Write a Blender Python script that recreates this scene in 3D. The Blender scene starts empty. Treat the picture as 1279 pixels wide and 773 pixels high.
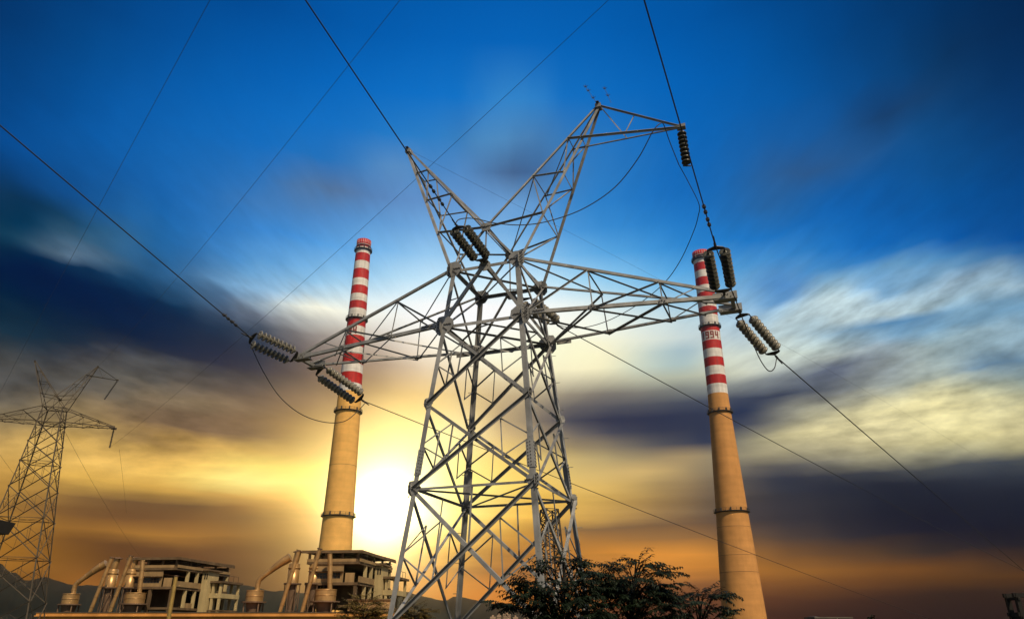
import bpy, math, random
from mathutils import Vector, Matrix
random.seed(7)
R = math.radians
C = bpy.context.scene.collection
scene = bpy.context.scene

# ---------------------------------------------------------------- camera
F_PX, PITCH, CAM = 904.3, 0.41502, Vector((0, 0, 6.0))      # focal length in photo pixels, upward tilt, eye point
cam_d = bpy.data.cameras.new('camera')
cam = bpy.data.objects.new('camera', cam_d)
C.objects.link(cam)
cam_d.sensor_width = 36.0
cam_d.lens = 36.0 * F_PX / 1279.0
cam_d.clip_start, cam_d.clip_end = 0.1, 30000
cam.location = CAM
cam.rotation_euler = (math.pi / 2 + PITCH, 0, 0)
scene.camera = cam

# ---------------------------------------------------------------- sky, sun, exposure
SUN_AZ, SUN_EL = 148.0, 48.0          # the key light: low sun behind the viewer, a little to the right
GLOW_AZ, GLOW_EL = -10.0, 8.2         # the burning gap in the clouds
# colours of the evening sky: one row per elevation (degrees), 32 azimuths from -46.5 to 46.5; three digits per channel, square root of the radiance
SKY_ROWS = [
    (-1, "433254113 433254113 433254113 433254113 433254113 460268116 527305122 529306122 499287121 389218123 372204128 473261140 575312144 680360143 718378145 696368145 611325145 462248148 367199148 330182142 291161132 252140118 223124110 200112105 176103101 151093097 140084087 136080083 136080083 136080083 136080083 136080083"),
    (0, "433254113 433254113 433254113 433254113 433254113 465271116 531308123 529305122 493283121 384215123 376207129 476263141 578314144 682361143 718378145 696368145 612326144 464248148 368199148 331182142 292162133 254141119 224125110 201113105 178104102 152094097 141085088 136080083 136080083 136080083 136080083 136080083"),
    (1, "452267112 450266112 448265113 447263113 446263113 486286117 557325124 524304121 468268119 361201121 365200128 469259141 580317144 698375146 740395148 725387148 642344147 489265150 385212150 336189143 283163132 233135118 199119110 181110107 169105104 155099101 150093093 146089088 147090089 148091089 149092090 150092090"),
    (2, "513313117 502304115 492297113 485291112 479287111 538322118 614367127 503296117 402231112 351206113 386227121 437241138 584327145 757427154 844471158 859471160 800439161 692384160 540302160 465260155 420235146 355201133 279162120 225134110 196118103 169106096 178109089 204124085 224136085 247150084 269163084 287174083"),
    (3, "652415143 621393137 594375132 575362128 564353126 510317126 597353137 514297131 340191119 283159117 357205126 468264142 608350151 762445164 819469163 794444159 718403164 622362175 552333186 523323191 528327188 524319166 479288140 438263129 400240117 357215099 346208088 357214089 373224091 370223093 344210096 308191099"),
    (4, "667438165 658427161 689444162 702451160 701450157 563358140 428268131 342205130 310181130 305180131 399238142 552331156 671412172 767481190 670402173 572332168 561336182 585360191 648401191 758465195 797488191 696430169 603376153 555346145 464284123 422255109 325205110 211140106 175121109 139101113 120093116 098084121"),
    (5, "666459181 696477182 709480180 710476176 696462172 509328147 377237136 334207138 350213143 370222146 397239148 531333162 763516207 963696260 920649248 756489200 702434183 772485195 868541204 890552205 839525204 633407183 451302172 364250160 294210150 196157144 119106134 078076125 062070128 046063130 034058133 033059135"),
    (6, "520363176 563391178 601416178 637439180 664457181 568379164 590388169 639423182 612404183 541356181 597407202 827578246 961731336 995871435 995803383 880626260 776512202 702455204 637422211 589405222 542378223 422309214 287232204 203181189 121125168 052075147 034060139 033059135 034061138 037065141 042071148 046077155"),
    (7, "724528238 645464213 583414195 530371180 537373177 440299167 390260162 388258167 444298183 480334207 704505254 887659305 995843453 995991620 995923519 943725318 711509223 499368230 440329231 435326230 403308235 283243231 198192220 153157198 077097162 038066144 044071148 045075152 048079157 051085163 055089167 065100176"),
    (8, "795611307 784588277 782575257 713519234 652472217 506367200 400286182 368260178 386272185 602422226 857655328 995830394 995918548 995995720 995950567 995813395 908679275 795598276 695527275 597459277 470376271 283251239 201195222 151158202 077103171 042079159 044081162 056090168 063098174 080115188 118150216 139171233"),
    (9, "698558319 782615329 802622318 788599293 800600279 879672303 837639290 795599270 760574279 837639320 979786388 995881423 995949576 995995734 995957564 995867447 977765324 903707329 817641328 667529310 495403292 352308269 201204237 121142203 063096173 045085167 090124197 115147214 131163226 153183241 258278299 496487405"),
    (10, "552466321 612502316 684549318 758599326 831650337 909711358 933730358 981780376 995867450 995931514 995921488 995904450 995960582 995995699 995955550 995877453 971788364 905729368 855690369 677555341 537448321 357324288 189199244 156172227 174191235 214231263 220242278 204230271 330342333 534520420 709671490 787738529"),
    (11, "460409320 510440321 554467321 601496317 674542315 799629329 865675340 911712346 990807401 995867430 995883438 995905474 995961598 995995685 995941559 995859445 964801398 872733407 821686415 799663411 615525373 466426356 320309306 373363342 541520431 576557452 614594466 664633471 728687498 786738528 789748547 798763567"),
    (12, "368345305 424387320 470415320 510440321 559468315 625506302 647510290 672518281 762592307 827657341 838681374 993848485 995953604 995989663 995935587 993840451 933781417 814698427 682597411 601524385 627536385 546504408 617577451 650612473 731685510 762719528 835788558 805757540 789748547 795759563 808777581 747744592"),
    (13, "281281276 319309290 389362313 431391320 481419314 520433297 472382275 425337260 449353268 491386280 704560335 971816485 995921586 995970647 995937629 933797481 772653408 571497367 482434359 341330329 222237293 279288320 674638493 848795581 888837617 867820602 900853613 838799586 806774579 782765591 673697593 521601603"),
    (14, "232242247 278277269 287286280 340324296 401366309 463400305 456380290 433352275 443354272 490385276 678532327 922758456 995880548 995942612 995922633 851731503 659565421 440402365 252257308 163187271 145174264 178203280 305315344 606586482 821782590 908861629 927879636 850819615 706718593 589644597 435543604 407528618"),
    (15, "120176218 206224238 263264260 281280274 290287281 344324293 446395322 499429335 485407316 477385292 606479321 816666418 978831513 995890565 986878602 764659475 522462388 264265307 131161259 113146251 133163260 160189277 208234306 534532477 622611518 782757592 847824635 681708612 499586604 384505600 452570647 520632695"),
    (16, "069167236 096168220 175205228 234244248 282279272 301295282 301294279 315295274 345305273 414343288 559446332 688554374 899751468 974824510 925805545 742639465 588519418 384362353 283285323 273280321 235255316 230255324 176207292 221250322 407433456 556588564 621662618 381496588 403524615 481598670 547653705 457601700"),
    (17, "037130206 066163232 082168228 137184219 205224249 256258269 253259268 246250261 257251260 311281270 447370306 573461339 774638425 911760489 879753516 770667491 694615478 573528448 449425397 447437414 454467451 501518502 492516520 383413455 322356426 506552572 580648651 514619668 504619687 541651706 447596701 350535684"),
    (18, "013120221 033128207 061156225 073169235 085161229 114156219 108150221 113149225 141162231 207206246 364310292 518420345 698584444 869742546 889783587 855770593 831768609 809768632 741717600 704708613 687707624 750763672 792814743 699738711 655698683 512582624 533639685 542654703 498625703 446598704 360541685 485613698"),
    (19, "016105225 013118222 027127209 052144215 049133216 029114214 043118221 086137227 108146229 171191249 361323322 521437389 676584495 851756630 939863714 975916746 989944763 992956779 959933757 786827747 652742739 799835762 800840787 785832782 648729737 465607710 444604720 427593713 397567694 379552687 497620700 509632722"),
    (20, "018117232 016105225 014116223 014123216 013106218 013107225 018119229 070138232 091147232 180211269 418386383 603536486 745676603 916850752 995952837 995987856 995983820 995981807 991964786 805846776 626730763 757816795 721794804 701785800 568688757 349527680 334517677 445606721 418576694 515631702 501627721 243436626"),
    (21, "055171263 018117232 016105225 014105224 013100225 013105228 013112229 057143244 131199283 270301353 493473469 685637590 814769713 970929854 995995904 995995909 995995858 995986822 995979826 895918842 782841832 746819834 671774826 692789822 700791815 694782805 651754791 559677742 541649713 484616716 239434625 055290564"),
    (22, "060195297 054170262 018120234 016100226 013098225 013115238 018137256 106203308 272329411 452481523 696698675 842826776 898882843 995993954 995995966 995995952 995995925 995995913 978990917 890931894 772854867 698807855 594735834 615744822 722816841 688793836 623738799 567684764 447591707 223422620 059293565 036264533"),
    (23, "057181292 061196297 056173264 028141253 043157274 062189313 099237371 197325455 365468579 659720746 974974891 971973903 960968940 995995995 995995995 995995994 995995964 984995947 953978933 834904905 708830883 637785870 485668822 362564770 610740803 453627770 458619742 353536691 196408624 052288563 036265534 033253509"),
    (24, "062187319 056181292 061196297 142262354 300395483 214347466 144319486 270443611 443630791 555726858 692813877 829915940 910970983 980995995 995995995 994995995 981995993 934975961 853924930 714848909 582774892 508723872 406621811 289510751 439633786 374588769 344558739 212448676 055302586 036265534 034254511 031244489"),
    (25, "059214398 062185312 056182292 069210320 180317423 179352506 139350555 225433642 352573771 452669845 541742887 663832935 768898970 855956995 882970995 900979995 869959995 784908966 685852937 563781918 434705900 374652870 356603815 281519759 245507755 160440720 110389678 044318623 039279556 034254511 031245491 040238469"),
    (26, "056237457 060209386 062185310 061191307 109261389 159353529 124367610 188431680 279533778 368617839 451690886 542762926 642829951 739892983 773912989 800926992 761906983 655849961 543786944 433713916 328638885 284590847 269554806 222502769 147444740 079385705 055342654 044306597 038271537 032246492 038239472 047232452"),
    (28, "045256512 050253500 056231441 067248462 082287522 110342589 108370647 154417699 198476773 239526821 297582860 374642889 459701910 540755930 546759930 549761932 508739924 418684900 326625874 255571845 189517814 144469779 116437758 106410725 090377685 071346651 059316604 046290557 045260504 045234457 047226439 046213415"),
    (30, "039245490 043253505 047262522 061289554 075309578 088335615 108371665 155403683 216436692 240463719 275500753 316544791 364591829 412635859 412641867 437657867 372622862 280564836 208517809 168482785 131447761 109416732 121380662 136353600 105348622 085326604 079305564 065282522 056254477 047219426 045204398 043187367"),
    (32, "036226452 038239478 043259514 053297576 064329625 078350650 096370670 123388682 165411692 260422625 298424595 304460670 330509739 357545780 362560797 382585813 364576802 254511779 178472765 140440746 106407725 088379696 105364652 145341577 158312510 138312527 111300527 078272490 062237439 049200386 042181355 040170334"),
    (34.5, "035202406 035214429 039245485 045285557 053316610 062341648 070362676 077377698 086392717 116406715 149415705 246472722 312514739 267490742 290493730 272427622 235355528 229442681 173444728 136419718 102392704 075368686 084353652 089337619 095323588 098297534 094228403 091227399 068212384 048183349 039161316 036152299"),
    (37, "035185376 035192388 036225447 039262513 044290567 049317616 051339653 055357682 062373704 072389721 083403737 108423745 137443751 169458746 210457707 274505726 251454668 202437689 158428716 118407715 083384704 056363691 057348662 054332635 050312599 051285547 053256487 053224419 054186342 046166318 034145287 030140277"),
    (40, "035185376 035191387 035208419 035228457 035255509 036279556 036299593 039319630 042338660 046354686 049369710 055382726 061394740 071406751 092419754 172473767 165467762 092410739 071392725 059377711 049363695 038348678 036331648 033313613 033290569 032260512 033232458 035206404 032180353 030161317 030145286 030140277"),
    (44, "035185376 035201405 035217436 033230464 031242491 029251513 026258528 024265544 026282573 028297600 030312625 032324645 034335663 036344677 039350686 042355692 044357693 040351684 037345675 033335659 029322638 025308615 024291583 024273548 024254511 026238478 029221444 030204408 030187370 030169333 030154304 030140277"),
    (49, "035198400 035213429 034226456 032238482 030248506 027255522 025262536 024268550 024274561 024281572 024286582 024291590 024296598 024299604 024301609 024304615 024304616 024303612 024302608 024299601 024293590 024287579 024279564 024269543 024259522 025246495 027231463 029215430 030198395 030182359 030166327 030151299"),
]

AZ0, AZ1 = -46.5, 46.5

world = bpy.data.worlds.new('World')
scene.world = world
world.use_nodes = True
wt = world.node_tree
wt.nodes.clear()

def wn(kind, **kw):
    n = wt.nodes.new(kind)
    for k, v in kw.items():
        setattr(n, k, v)
    return n

def val(sock, v):
    if isinstance(v, bpy.types.NodeSocket):
        wt.links.new(v, sock)
    else:
        sock.default_value = v

def m(op, a, b=None, c=None, clamp=False):
    n = wn('ShaderNodeMath', operation=op, use_clamp=clamp)
    val(n.inputs[0], a)
    if b is not None: val(n.inputs[1], b)
    if c is not None: val(n.inputs[2], c)
    return n.outputs[0]

def rng(v, a, b, c=0.0, d=1.0, kind='SMOOTHSTEP'):
    n = wn('ShaderNodeMapRange', interpolation_type=kind)
    n.clamp = True
    for i, x in enumerate((v, a, b, c, d)): val(n.inputs[i], x)
    return n.outputs[0]

def xyz(x, y, z):
    n = wn('ShaderNodeCombineXYZ')
    for i, q in enumerate((x, y, z)): val(n.inputs[i], q)
    return n.outputs[0]

def wnoise(vec, scale, detail, rough=0.5):
    n = wn('ShaderNodeTexNoise')
    val(n.inputs['Vector'], vec)
    n.inputs['Scale'].default_value = scale
    n.inputs['Detail'].default_value = detail
    n.inputs['Roughness'].default_value = rough
    return n.outputs[0]

def mixc(f, a, b, mode='MIX'):
    n = wn('ShaderNodeMix', data_type='RGBA', blend_type=mode)
    n.clamp_factor = True
    val(n.inputs[0], f); val(n.inputs[6], a); val(n.inputs[7], b)
    return n.outputs[2]

tc = wn('ShaderNodeTexCoord')
nrm = wn('ShaderNodeVectorMath', operation='NORMALIZE')
wt.links.new(tc.outputs['Generated'], nrm.inputs[0])
sep = wn('ShaderNodeSeparateXYZ')
wt.links.new(nrm.outputs[0], sep.inputs[0])
dx, dy, dz = sep.outputs
el = m('MULTIPLY', m('ARCSINE', dz), 57.29578)
az = m('MULTIPLY', m('ARCTAN2', dx, dy), 57.29578)
# long-exposure cloud drift: streaks fan out from a point low over the plant, and lie flat near the horizon
EL0 = 13.0
px_ = m('MULTIPLY', az, m('COSINE', m('MULTIPLY', el, 0.0174533)))
py_ = m('SUBTRACT', el, EL0)
rr = m('SQRT', m('ADD', m('ADD', m('MULTIPLY', px_, px_), m('MULTIPLY', py_, py_)), 4.0))
ct, st = m('DIVIDE', px_, rr), m('DIVIDE', py_, rr)
rad = xyz(m('MULTIPLY', ct, 4.2), m('MULTIPLY', st, 4.2), m('MULTIPLY', rr, 0.055))
flat = xyz(m('MULTIPLY', az, 0.035), m('MULTIPLY', el, 0.42), 3.7)
n_rad = m('SUBTRACT', wnoise(rad, 2.0, 3, 0.55), 0.5)
n_rad2 = m('SUBTRACT', wnoise(rad, 7.5, 4, 0.55), 0.5)
n_flat = m('SUBTRACT', wnoise(flat, 1.0, 4, 0.55), 0.5)
n_soft = m('SUBTRACT', wnoise(xyz(m('MULTIPLY', az, 0.11), m('MULTIPLY', el, 0.16), 9.1), 1.0, 3, 0.5), 0.5)
upper = rng(el, 7.0, 13.0)
amp = m('MULTIPLY', upper, rng(rr, 14.0, 30.0, 0.3, 4.2))
wa = m('ADD', az, m('ADD', m('MULTIPLY', m('MULTIPLY', m('MULTIPLY', st, -1.0), n_rad), amp), m('MULTIPLY', n_soft, 3.0)))
we = m('ADD', el, m('ADD', m('MULTIPLY', m('MULTIPLY', ct, n_rad), amp),
       m('MULTIPLY', m('SUBTRACT', 1.0, upper), m('ADD', m('MULTIPLY', n_flat, 2.2), m('MULTIPLY', n_soft, 1.2)))))
fac = rng(wa, AZ0, AZ1, kind='LINEAR')

def ramp(codes):
    n = wn('ShaderNodeValToRGB')
    cr = n.color_ramp
    cr.interpolation = 'CARDINAL'
    cs = codes.split()
    while len(cr.elements) < len(cs): cr.elements.new(0.5)
    for i, c in enumerate(cs):
        cr.elements[i].position = i / (len(cs) - 1)
        cr.elements[i].color = tuple((int(c[k:k + 3]) / 1000.0) ** 2 for k in (0, 3, 6)) + (1,)
    wt.links.new(fac, n.inputs[0])
    return n.outputs[0]

clouds = None
for i, (e, codes) in enumerate(SKY_ROWS):
    c = ramp(codes)
    clouds = c if clouds is None else mixc(rng(we, SKY_ROWS[i - 1][0], e, kind='LINEAR'), clouds, c)
# streak light and shade inside the cloud cover
cover = m('MULTIPLY', rng(el, 42.0, 24.0), 1.0)
tex = m('ADD', m('MULTIPLY', m('MULTIPLY', n_rad2, upper), rng(rr, 14.0, 27.0, 0.05, 1.5)), m('MULTIPLY', m('MULTIPLY', n_flat, m('SUBTRACT', 1.0, upper)), 1.1))
sepc = wn('ShaderNodeSeparateColor')
wt.links.new(clouds, sepc.inputs[0])
cloudy = rng(m('DIVIDE', sepc.outputs[0], m('ADD', sepc.outputs[2], 0.004)), 0.12, 0.55, 0.25, 1.0)
gain = m('ADD', 1.0, m('MULTIPLY', m('MULTIPLY', tex, cover), cloudy))
gn = wn('ShaderNodeVectorMath', operation='SCALE')
wt.links.new(clouds, gn.inputs[0]); wt.links.new(gain, gn.inputs['Scale'])
clouds = gn.outputs[0]
# glow of the hidden sun
def direction(a, e):
    a, e = R(a), R(e)
    return Vector((math.sin(a) * math.cos(e), math.cos(a) * math.cos(e), math.sin(e)))
dt = wn('ShaderNodeVectorMath', operation='DOT_PRODUCT')
wt.links.new(nrm.outputs[0], dt.inputs[0]); dt.inputs[1].default_value = direction(GLOW_AZ, GLOW_EL)
ang = m('MULTIPLY', m('ARCCOSINE', m('MINIMUM', dt.outputs['Value'], 0.999999)), 57.29578)
def lobe(width, power, col):
    f = m('POWER', 2.71828, m('MULTIPLY', m('POWER', m('DIVIDE', ang, width), 2.0), -1.0))
    n = wn('ShaderNodeVectorMath', operation='SCALE')
    n.inputs[0].default_value = [x * power for x in col]
    wt.links.new(f, n.inputs['Scale'])
    return n.outputs[0]
for l in (lobe(2.9, 2.4, (1, .93, .62)), lobe(6.0, .75, (1, .72, .22)), lobe(11, .10, (1, .55, .12))):
    a = wn('ShaderNodeVectorMath', operation='ADD')
    wt.links.new(clouds, a.inputs[0]); wt.links.new(l, a.inputs[1])
    clouds = a.outputs[0]
BG = 0.1
sky = wn('ShaderNodeTexSky', sky_type='NISHITA')
sky.sun_disc = False
sky.sun_elevation = R(SUN_EL)
sky.sun_rotation = R(SUN_AZ)
sky.air_density, sky.dust_density, sky.ozone_density = 1.0, 1.5, 1.0
sc_ = wn('ShaderNodeVectorMath', operation='SCALE')
wt.links.new(clouds, sc_.inputs[0]); sc_.inputs['Scale'].default_value = 1.0 / BG
clear = wn('ShaderNodeVectorMath', operation='SCALE')      # the open sky behind the viewer
wt.links.new(sky.outputs[0], clear.inputs[0]); clear.inputs['Scale'].default_value = 0.6
final = mixc(rng(m('ABSOLUTE', az), 55.0, 100.0), sc_.outputs[0], clear.outputs[0])
bg = wn('ShaderNodeBackground')
wt.links.new(final, bg.inputs['Color'])
bg.inputs['Strength'].default_value = BG
wo = wn('ShaderNodeOutputWorld')
wt.links.new(bg.outputs[0], wo.inputs['Surface'])

sun_d = bpy.data.lights.new('sun', 'SUN')
sun_d.energy = 4.0
sun_d.angle = R(0.6)
sun_d.color = (1.0, 0.80, 0.54)
sun = bpy.data.objects.new('sun', sun_d)
C.objects.link(sun)
sun.location = (40, -60, 60)
sun.rotation_euler = direction(SUN_AZ, SUN_EL).to_track_quat('Z', 'Y').to_euler()

vs = scene.view_settings
vs.view_transform = 'Standard'; vs.look = 'None'; vs.exposure = 0; vs.gamma = 1; vs.use_curve_mapping = False
scene.render.engine = 'CYCLES'
scene.cycles.max_bounces = 6

# ---------------------------------------------------------------- materials
def mat(name, base, rough=0.6, metal=0.0, var=0.25, scale=3.0, bump=0.0, bscale=20.0, streak=0.0, spec=0.4, streak_scale=(1.2, 1.2, 0.05), vary=0.0, joints=0.0):
    mt = bpy.data.materials.new(name)
    mt.use_nodes = True
    t = mt.node_tree
    b = t.nodes['Principled BSDF']
    b.inputs['Roughness'].default_value = rough
    b.inputs['Metallic'].default_value = metal
    b.inputs['Specular IOR Level'].default_value = spec
    tcn = t.nodes.new('ShaderNodeTexCoord')
    ns = t.nodes.new('ShaderNodeTexNoise')
    ns.inputs['Scale'].default_value = scale; ns.inputs['Detail'].default_value = 5
    t.links.new(tcn.outputs['Object'], ns.inputs['Vector'])
    cr = t.nodes.new('ShaderNodeValToRGB')
    cr.color_ramp.elements[0].position = .3; cr.color_ramp.elements[1].position = .72
    cr.color_ramp.elements[0].color = tuple(x * (1 - var) for x in base) + (1,)
    cr.color_ramp.elements[1].color = tuple(min(1, x * (1 + var)) for x in base) + (1,)
    t.links.new(ns.outputs[0], cr.inputs[0])
    out = cr.outputs[0]
    if streak:
        mp = t.nodes.new('ShaderNodeMapping'); mp.inputs['Scale'].default_value = streak_scale
        t.links.new(tcn.outputs['Object'], mp.inputs['Vector'])
        n2 = t.nodes.new('ShaderNodeTexNoise'); n2.inputs['Scale'].default_value = 1.0; n2.inputs['Detail'].default_value = 4
        t.links.new(mp.outputs[0], n2.inputs['Vector'])
        c2 = t.nodes.new('ShaderNodeValToRGB')
        c2.color_ramp.elements[0].position = .35; c2.color_ramp.elements[1].position = .65
        c2.color_ramp.elements[0].color = (1 - streak,) * 3 + (1,); c2.color_ramp.elements[1].color = (1, 1, 1, 1)
        t.links.new(n2.outputs[0], c2.inputs[0])
        mx = t.nodes.new('ShaderNodeMix'); mx.data_type = 'RGBA'; mx.blend_type = 'MULTIPLY'; mx.inputs[0].default_value = 1
        t.links.new(out, mx.inputs[6]); t.links.new(c2.outputs[0], mx.inputs[7])
        out = mx.outputs[2]
    for amount, src in ((vary, 'object'), (joints, 'band')):
        if not amount: continue
        if src == 'object':                                  # every bar has weathered a little differently
            oi = t.nodes.new('ShaderNodeObjectInfo'); sc = oi.outputs['Random']
        else:                                                # faint lift lines of the formwork
            mp = t.nodes.new('ShaderNodeMapping'); mp.inputs['Scale'].default_value = (.04, .04, .75)
            t.links.new(tcn.outputs['Object'], mp.inputs['Vector'])
            nb = t.nodes.new('ShaderNodeTexNoise'); nb.inputs['Scale'].default_value = 1; nb.inputs['Detail'].default_value = 3
            t.links.new(mp.outputs[0], nb.inputs['Vector']); sc = nb.outputs[0]
        mr = t.nodes.new('ShaderNodeMapRange'); mr.inputs[1].default_value = 0 if src == 'object' else .35; mr.inputs[2].default_value = 1 if src == 'object' else .65
        mr.inputs[3].default_value = 1 - amount; mr.inputs[4].default_value = 1 + amount * .5
        t.links.new(sc, mr.inputs[0])
        sx = t.nodes.new('ShaderNodeVectorMath'); sx.operation = 'SCALE'
        t.links.new(out, sx.inputs[0]); t.links.new(mr.outputs[0], sx.inputs['Scale']); out = sx.outputs[0]
    t.links.new(out, b.inputs['Base Color'])
    if bump:
        n3 = t.nodes.new('ShaderNodeTexNoise'); n3.inputs['Scale'].default_value = bscale; n3.inputs['Detail'].default_value = 6
        t.links.new(tcn.outputs['Object'], n3.inputs['Vector'])
        bp = t.nodes.new('ShaderNodeBump'); bp.inputs['Strength'].default_value = bump; bp.inputs['Distance'].default_value = .05
        t.links.new(n3.outputs[0], bp.inputs['Height']); t.links.new(bp.outputs[0], b.inputs['Normal'])
    return mt

M = dict(
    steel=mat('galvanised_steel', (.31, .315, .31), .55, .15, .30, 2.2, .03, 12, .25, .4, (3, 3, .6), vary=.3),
    silhouette_steel=mat('silhouette_dark_steel', (.07, .055, .036), .7, .1, .28, 1.2),  # far steel: its shaded silhouette look is put into the base colour
    bolt=mat('dark_bolt', (.06, .055, .05), .6, .3, .2),
    iron=mat('dark_iron', (.05, .05, .05), .55, .4, .25),
    cable=mat('aluminium_cable', (.035, .035, .037), .6, .2, .2),
    porcelain=mat('porcelain', (.20, .19, .155), .3, 0, .2, 9, spec=.5),
    glaze=mat('dark_glazed_porcelain', (.055, .055, .042), .3, 0, .2, 9, spec=.5),
    frame=mat('blackened_steel', (.006, .005, .004), .8, .1, .2),
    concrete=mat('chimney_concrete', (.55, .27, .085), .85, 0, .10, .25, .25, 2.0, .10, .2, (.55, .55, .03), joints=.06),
    glow_concrete=mat('glow_tinted_chimney_concrete', (.78, .44, .12), .85, 0, .10, .25, .25, 2.0, .08, .2, (.55, .55, .03), joints=.05),  # left chimney: golden wash of the sun glow painted into the concrete colour
    white=mat('white_chimney_paint', (.74, .72, .68), .6, 0, .10, .4, .1, 2.0, .24, .3, (.9, .9, .05), joints=.10),
    red=mat('red_chimney_paint', (.50, .014, .012), .6, 0, .16, .4, .1, 2.0, .28, .3, (.9, .9, .05), joints=.10),
    digit=mat('dark_red_lettering', (.20, .03, .025), .6, 0, .1),
    duct=mat('silo_sheet_steel', (.52, .31, .12), .38, .5, .18, .8, .08, 3, .25, .5, (1.0, 1.0, .12)),
    darkduct=mat('rusty_sheet_steel', (.16, .10, .06), .7, .2, .3, .8),
    plaster=mat('pale_plaster', (.34, .225, .105), .85, 0, .15, .5, .1, 6, .3, .2, (.8, .8, .1)),
    palewall=mat('pale_yellow_wall', (.46, .36, .18), .85, 0, .1, .5, .1, 6, .2, .2, (.8, .8, .1)),
    brass=mat('weathered_brass_pole', (.48, .31, .09), .38, .6, .15, 2.0),
    rawconc=mat('weathered_concrete', (.15, .10, .055), .9, 0, .25, .6, .15, 6, .35, .2, (.8, .8, .1)),
    roofing=mat('dark_roofing', (.09, .075, .06), .8, 0, .25, .6),
    glass=mat('dark_window_glass', (.02, .022, .025), .15, 0, .2, spec=.5),
    ochre=mat('ochre_render', (.60, .28, .07), .85, 0, .15, .25, .1, 5, .25, .2, (.5, .5, .2)),
    ground=mat('grassy_earth', (.045, .045, .022), .95, 0, .4, .05, .2, 2),
    hill=mat('wooded_hillside', (.013, .018, .016), .95, 0, .35, .01, spec=.1),
    leaf=mat('dark_leaf', (.006, .014, .005), .6, 0, .5, 2.0, spec=.25),
    bark=mat('bark', (.012, .010, .008), .9, 0, .3, 12, .3, 40),
    goldleaf=mat('golden_leaf', (.11, .075, .015), .6, 0, .4, 2.0, spec=.25),
    shrub=mat('distant_foliage', (.02, .024, .014), .9, 0, .4, 1.0, spec=.1),
    tower_block=mat('pale_tower_block', (.36, .26, .18), .9, 0, .1, .1),
)

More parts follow.
